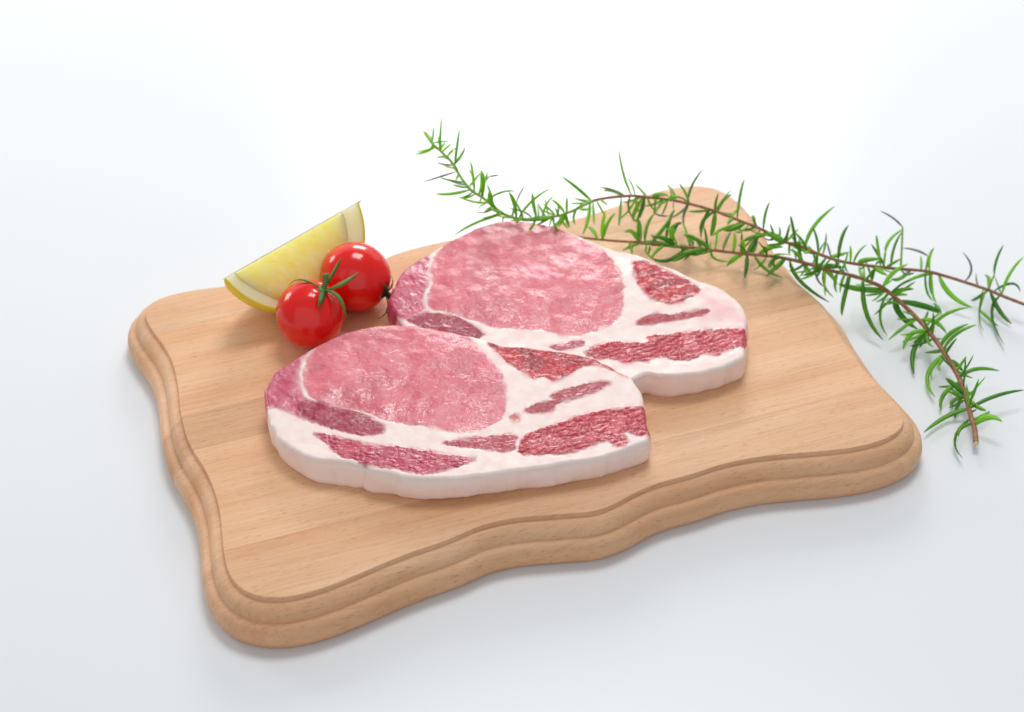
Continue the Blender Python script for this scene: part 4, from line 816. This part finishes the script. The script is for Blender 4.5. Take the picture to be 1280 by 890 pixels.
def lemon_wedge():
    P1, P2 = Vector((-0.1130, 0.0182, 0.0450)), Vector((-0.0617, 0.0684, 0.0480))
    ax = (P2 - P1).normalized(); L = (P2 - P1).length
    Cn = (P1 + P2) * .5
    rmax = Cn.z - BOARD_T - 0.0002
    sidev = ax.cross(Vector((0, 0, 1))).normalized()      # towards the viewer's right / front
    dn = -(sidev.cross(ax)).normalized()
    if dn.z > 0:
        dn = -dn
    root = empty('lemon_wedge', (Cn.x, Cn.y, BOARD_T))
    tag(root, 'lemon wedge resting on its yellow rind behind the tomatoes', 'lemon wedge')
    half, roll = R(31), R(11)

    def radius(u):             # u in -1..1
        body = max(0.0, 1 - abs(u / 0.955) ** 2.3) ** 0.62
        nub = 0.0
        if u > 0.60:
            nub = 0.17 * (1 - (u - 0.60) / 0.40) + 0.012
        if u < -0.8:
            nub = 0.10 * (1 + (u + 1.0) / -0.2 * -1) if False else 0.05 * (1 - (abs(u) - .8) / .2)
        return rmax * max(body, nub)

    def pos(u, phi, rho):
        d = dn * math.cos(phi) + sidev * math.sin(phi)
        return Cn + ax * (u * L / 2) + d * rho - root.location

    NU = 96
    us = [math.sin(math.pi / 2 * (-1 + 2 * k / NU)) * .999 for k in range(NU + 1)]
    # outer skin, with a thin rim that folds onto the two cut faces
    verts, faces = [], []
    phis = [roll - half + 2 * half * k / 18 for k in range(19)]
    cols = [(phis[0], -1)] + [(p, 0) for p in phis] + [(phis[-1], -1)]

    def skin(u):
        return 0.0017 + 0.0026 * abs(u) ** 8
    for u in us:
        r_ = radius(u)
        for p, d in cols:
            verts.append(pos(u, p, max(r_ + d * skin(u), 0.0)))
    nc = len(cols)
    for k in range(NU):
        for i in range(nc - 1):
            faces.append((k * nc + i, k * nc + i + 1, (k + 1) * nc + i + 1, (k + 1) * nc + i))
    mesh_obj('rind', verts, faces, RIND, root)

    def pulp_r(u):
        e = max(0.0, 1 - abs((u + 0.05) / 0.76) ** 2.8) ** 0.5
        return min(max(radius(u) - 0.0031, 0) , rmax) * e

    for name, mat, lo_f, hi_f, sub in (('pith', PITH, None, None, 0), ('pulp', PULP, None, None, 1)):
        verts, faces = [], []
        for p, sgn in ((roll + half, 1), (roll - half, -1)):
            b0 = len(verts)
            nrm_ = (sidev * math.cos(p) - dn * math.sin(p)) * sgn
            NP = 14
            ulist = us if name == 'pith' else [-0.05 + 0.76 * math.sin(math.pi / 2 * (-1 + 2 * k / NU)) for k in range(NU + 1)]
            for u in ulist:
                r_ = radius(u)
                for q in range(NP + 1):
                    f = q / NP
                    if name == 'pith':
                        rho = max(r_ - skin(u) + 0.0001, 0) * f
                        dd = -0.0004 if f < .97 else 0
                        verts.append(pos(u, p, rho) + nrm_ * dd * 0.5)
                    else:
                        rp = pulp_r(u)
                        rho = 0.0003 * min(1, rp / .004) + max(rp - 0.0003, 0) * f
                        edge = min(f, 1 - f) * 4
                        hgt = 0.0005 * min(1, edge) ** 0.5 * min(1, rp / .004) + 0.00005
                        verts.append(pos(u, p, rho) + nrm_ * hgt)
            n1 = NP + 1
            for k in range(NU):
                for q in range(NP):
                    fc = (b0 + k * n1 + q, b0 + k * n1 + q + 1, b0 + (k + 1) * n1 + q + 1, b0 + (k + 1) * n1 + q)
                    faces.append(fc if sgn > 0 else tuple(reversed(fc)))
        if name == 'pulp':                      # close the flesh under the rind
            b0 = len(verts)
            ulist = [-0.05 + 0.76 * math.sin(math.pi / 2 * (-1 + 2 * k / NU)) for k in range(NU + 1)]
            for u in ulist:
                for q in range(13):
                    verts.append(pos(u, roll - half + 2 * half * q / 12, pulp_r(u)))
            for k in range(NU):
                for q in range(12):
                    faces.append((b0 + k * 13 + q, b0 + k * 13 + q + 1, b0 + (k + 1) * 13 + q + 1, b0 + (k + 1) * 13 + q))
        mesh_obj(name, verts, faces, mat, root)
    return root


lemon_wedge()

# ------------------------------------------------------------------ rosemary
LEAF_OLD = green_material('rosemary_leaf', srgb(72, 142, 42), srgb(158, 214, 78), 0.50, 0.38)
LEAF_YOUNG = green_material('young_rosemary_leaf', srgb(104, 178, 38), srgb(166, 220, 66), 0.48, 0.42)
LEAF_GREY = green_material('rosemary_leaf_underside', srgb(120, 128, 118), srgb(140, 140, 140), 0.2, 0.6)


def stem_material(name, a, b):
    nt = NT(name)
    v = nt.coords((1, 1, 1))
    nt.l(nt.ramp(nt.noise(v, 500.0, 4), [(0.3, a), (0.7, b)]), nt.b.inputs['Base Color'])
    nt.b.inputs['Roughness'].default_value = 0.6
    nt.l(nt.bump(nt.noise(v, 900.0, 3), 0.0003, 0.6), nt.b.inputs['Normal'])
    return nt.m


STEM_BROWN = stem_material('woody_stem', srgb(132, 84, 54), srgb(172, 124, 88))
STEM_GREEN = stem_material('green_stem', srgb(120, 170, 50), srgb(160, 195, 80))
STEM_CUTFACE = stem_material('cut_wood', srgb(220, 205, 160), srgb(235, 222, 180))


def sprig(stem_pts, leaves, label, r0, r1, green_upto, young_upto, seed, fill, span):
    pts = [Vector(p) / 1000 for p in catmull(stem_pts, 5, closed=False)]
    rg = random.Random(seed)
    root = empty('rosemary_sprig', pts[len(pts) // 2].copy())
    tag(root, label, 'rosemary', 'rosemary sprigs behind the chops')
    n = len(pts)
    rad = [(r0 + (r1 - r0) * k / (n - 1)) * (1 + 0.12 * (rg.random() - .5)) for k in range(n)]
    k0 = int(n * green_upto)
    O = root.location
    if k0 > 2:
        v_, f_ = tube([p - O for p in pts[:k0 + 1]], rad[:k0 + 1])
        mesh_obj('young_stem', v_, f_, STEM_GREEN, root)
    v_, f_ = tube([p - O for p in pts[k0:]], rad[k0:])
    nv = len(v_)
    woody = mesh_obj('stem', v_, f_, STEM_BROWN, root)
    woody.data.materials.append(STEM_CUTFACE)
    woody.data.polygons[len(f_) - 1].material_index = 1
    for b, m, t_, w, link in leaves:
        b, m, t_ = Vector(b) / 1000, Vector(m) / 1000, Vector(t_) / 1000
        m = m.lerp((b + t_) * .5, .28)
        near = min(range(n), key=lambda k: (pts[k] - b).length)
        if link:                                       # leaf sits on a short side shoot
            s = Vector(link) / 1000
            cv = bez(s, (s + b) * .5 + Vector((0, 0, .001)), b, 5)
            v_, f_ = tube([p - s for p in cv], [.00045] * 6, 6)
            o = mesh_obj('side_shoot', v_, f_, STEM_GREEN, root)
            o.location = s - O
        mat = LEAF_YOUNG if near < n * young_upto else LEAF_OLD
        if w < 0.85:
            mat = LEAF_GREY if near > n * .2 or rg.random() < .8 else LEAF_YOUNG
        cv = bez(b, m, t_, 7)
        blade('leaf', cv, w * 0.00098 + .0002, 0.00042, mat, root, up=Vector((rg.uniform(-.4, .4), -0.65, 0.75)), roll=rg.uniform(-.4, .4))
    # small leaves crowding the joints
    for k in range(fill):
        f = rg.uniform(*span)
        p = pts[min(n - 1, int(f * n))]
        tg = (pts[min(n - 1, int(f * n) + 1)] - pts[max(0, int(f * n) - 1)]).normalized()
        a = rg.uniform(0, 2 * math.pi)
        s = tg.cross(Vector((0, 0, 1))).normalized(); u = s.cross(tg)
        out = s * math.cos(a) + u * math.sin(a)
        L = rg.uniform(.006, .014) * (1 if f > .12 or not young_upto > .3 else .7)
        fwd = tg * rg.uniform(-.9, .3)
        q = p + (out + fwd).normalized() * L
        mid = p + (out * 1.0 + fwd * .75).normalized() * L * .52
        q.z = max(q.z, p.z - .005); mid.z = max(mid.z, p.z - .003)
        blade('leaf', bez(p, mid, q, 6), rg.uniform(.0008, .0013), .0004, LEAF_YOUNG if f < young_upto else LEAF_OLD, root, up=Vector((rg.uniform(-.4, .4), -.65, .75)))
    return root


sprig(STEM_CUT, LEAF_CUT, 'rosemary sprig with a cut brown end lying on the white table at right', 0.0005, 0.0011, 0.0, 0.15, 3, 84, (0.14, 0.93))
sprig(STEM_TIP, LEAF_TIP, 'rosemary sprig with bright green tip rising behind the rear chop', 0.0006, 0.0007, 0.40, 0.42, 4, 104, (0.03, 0.80))
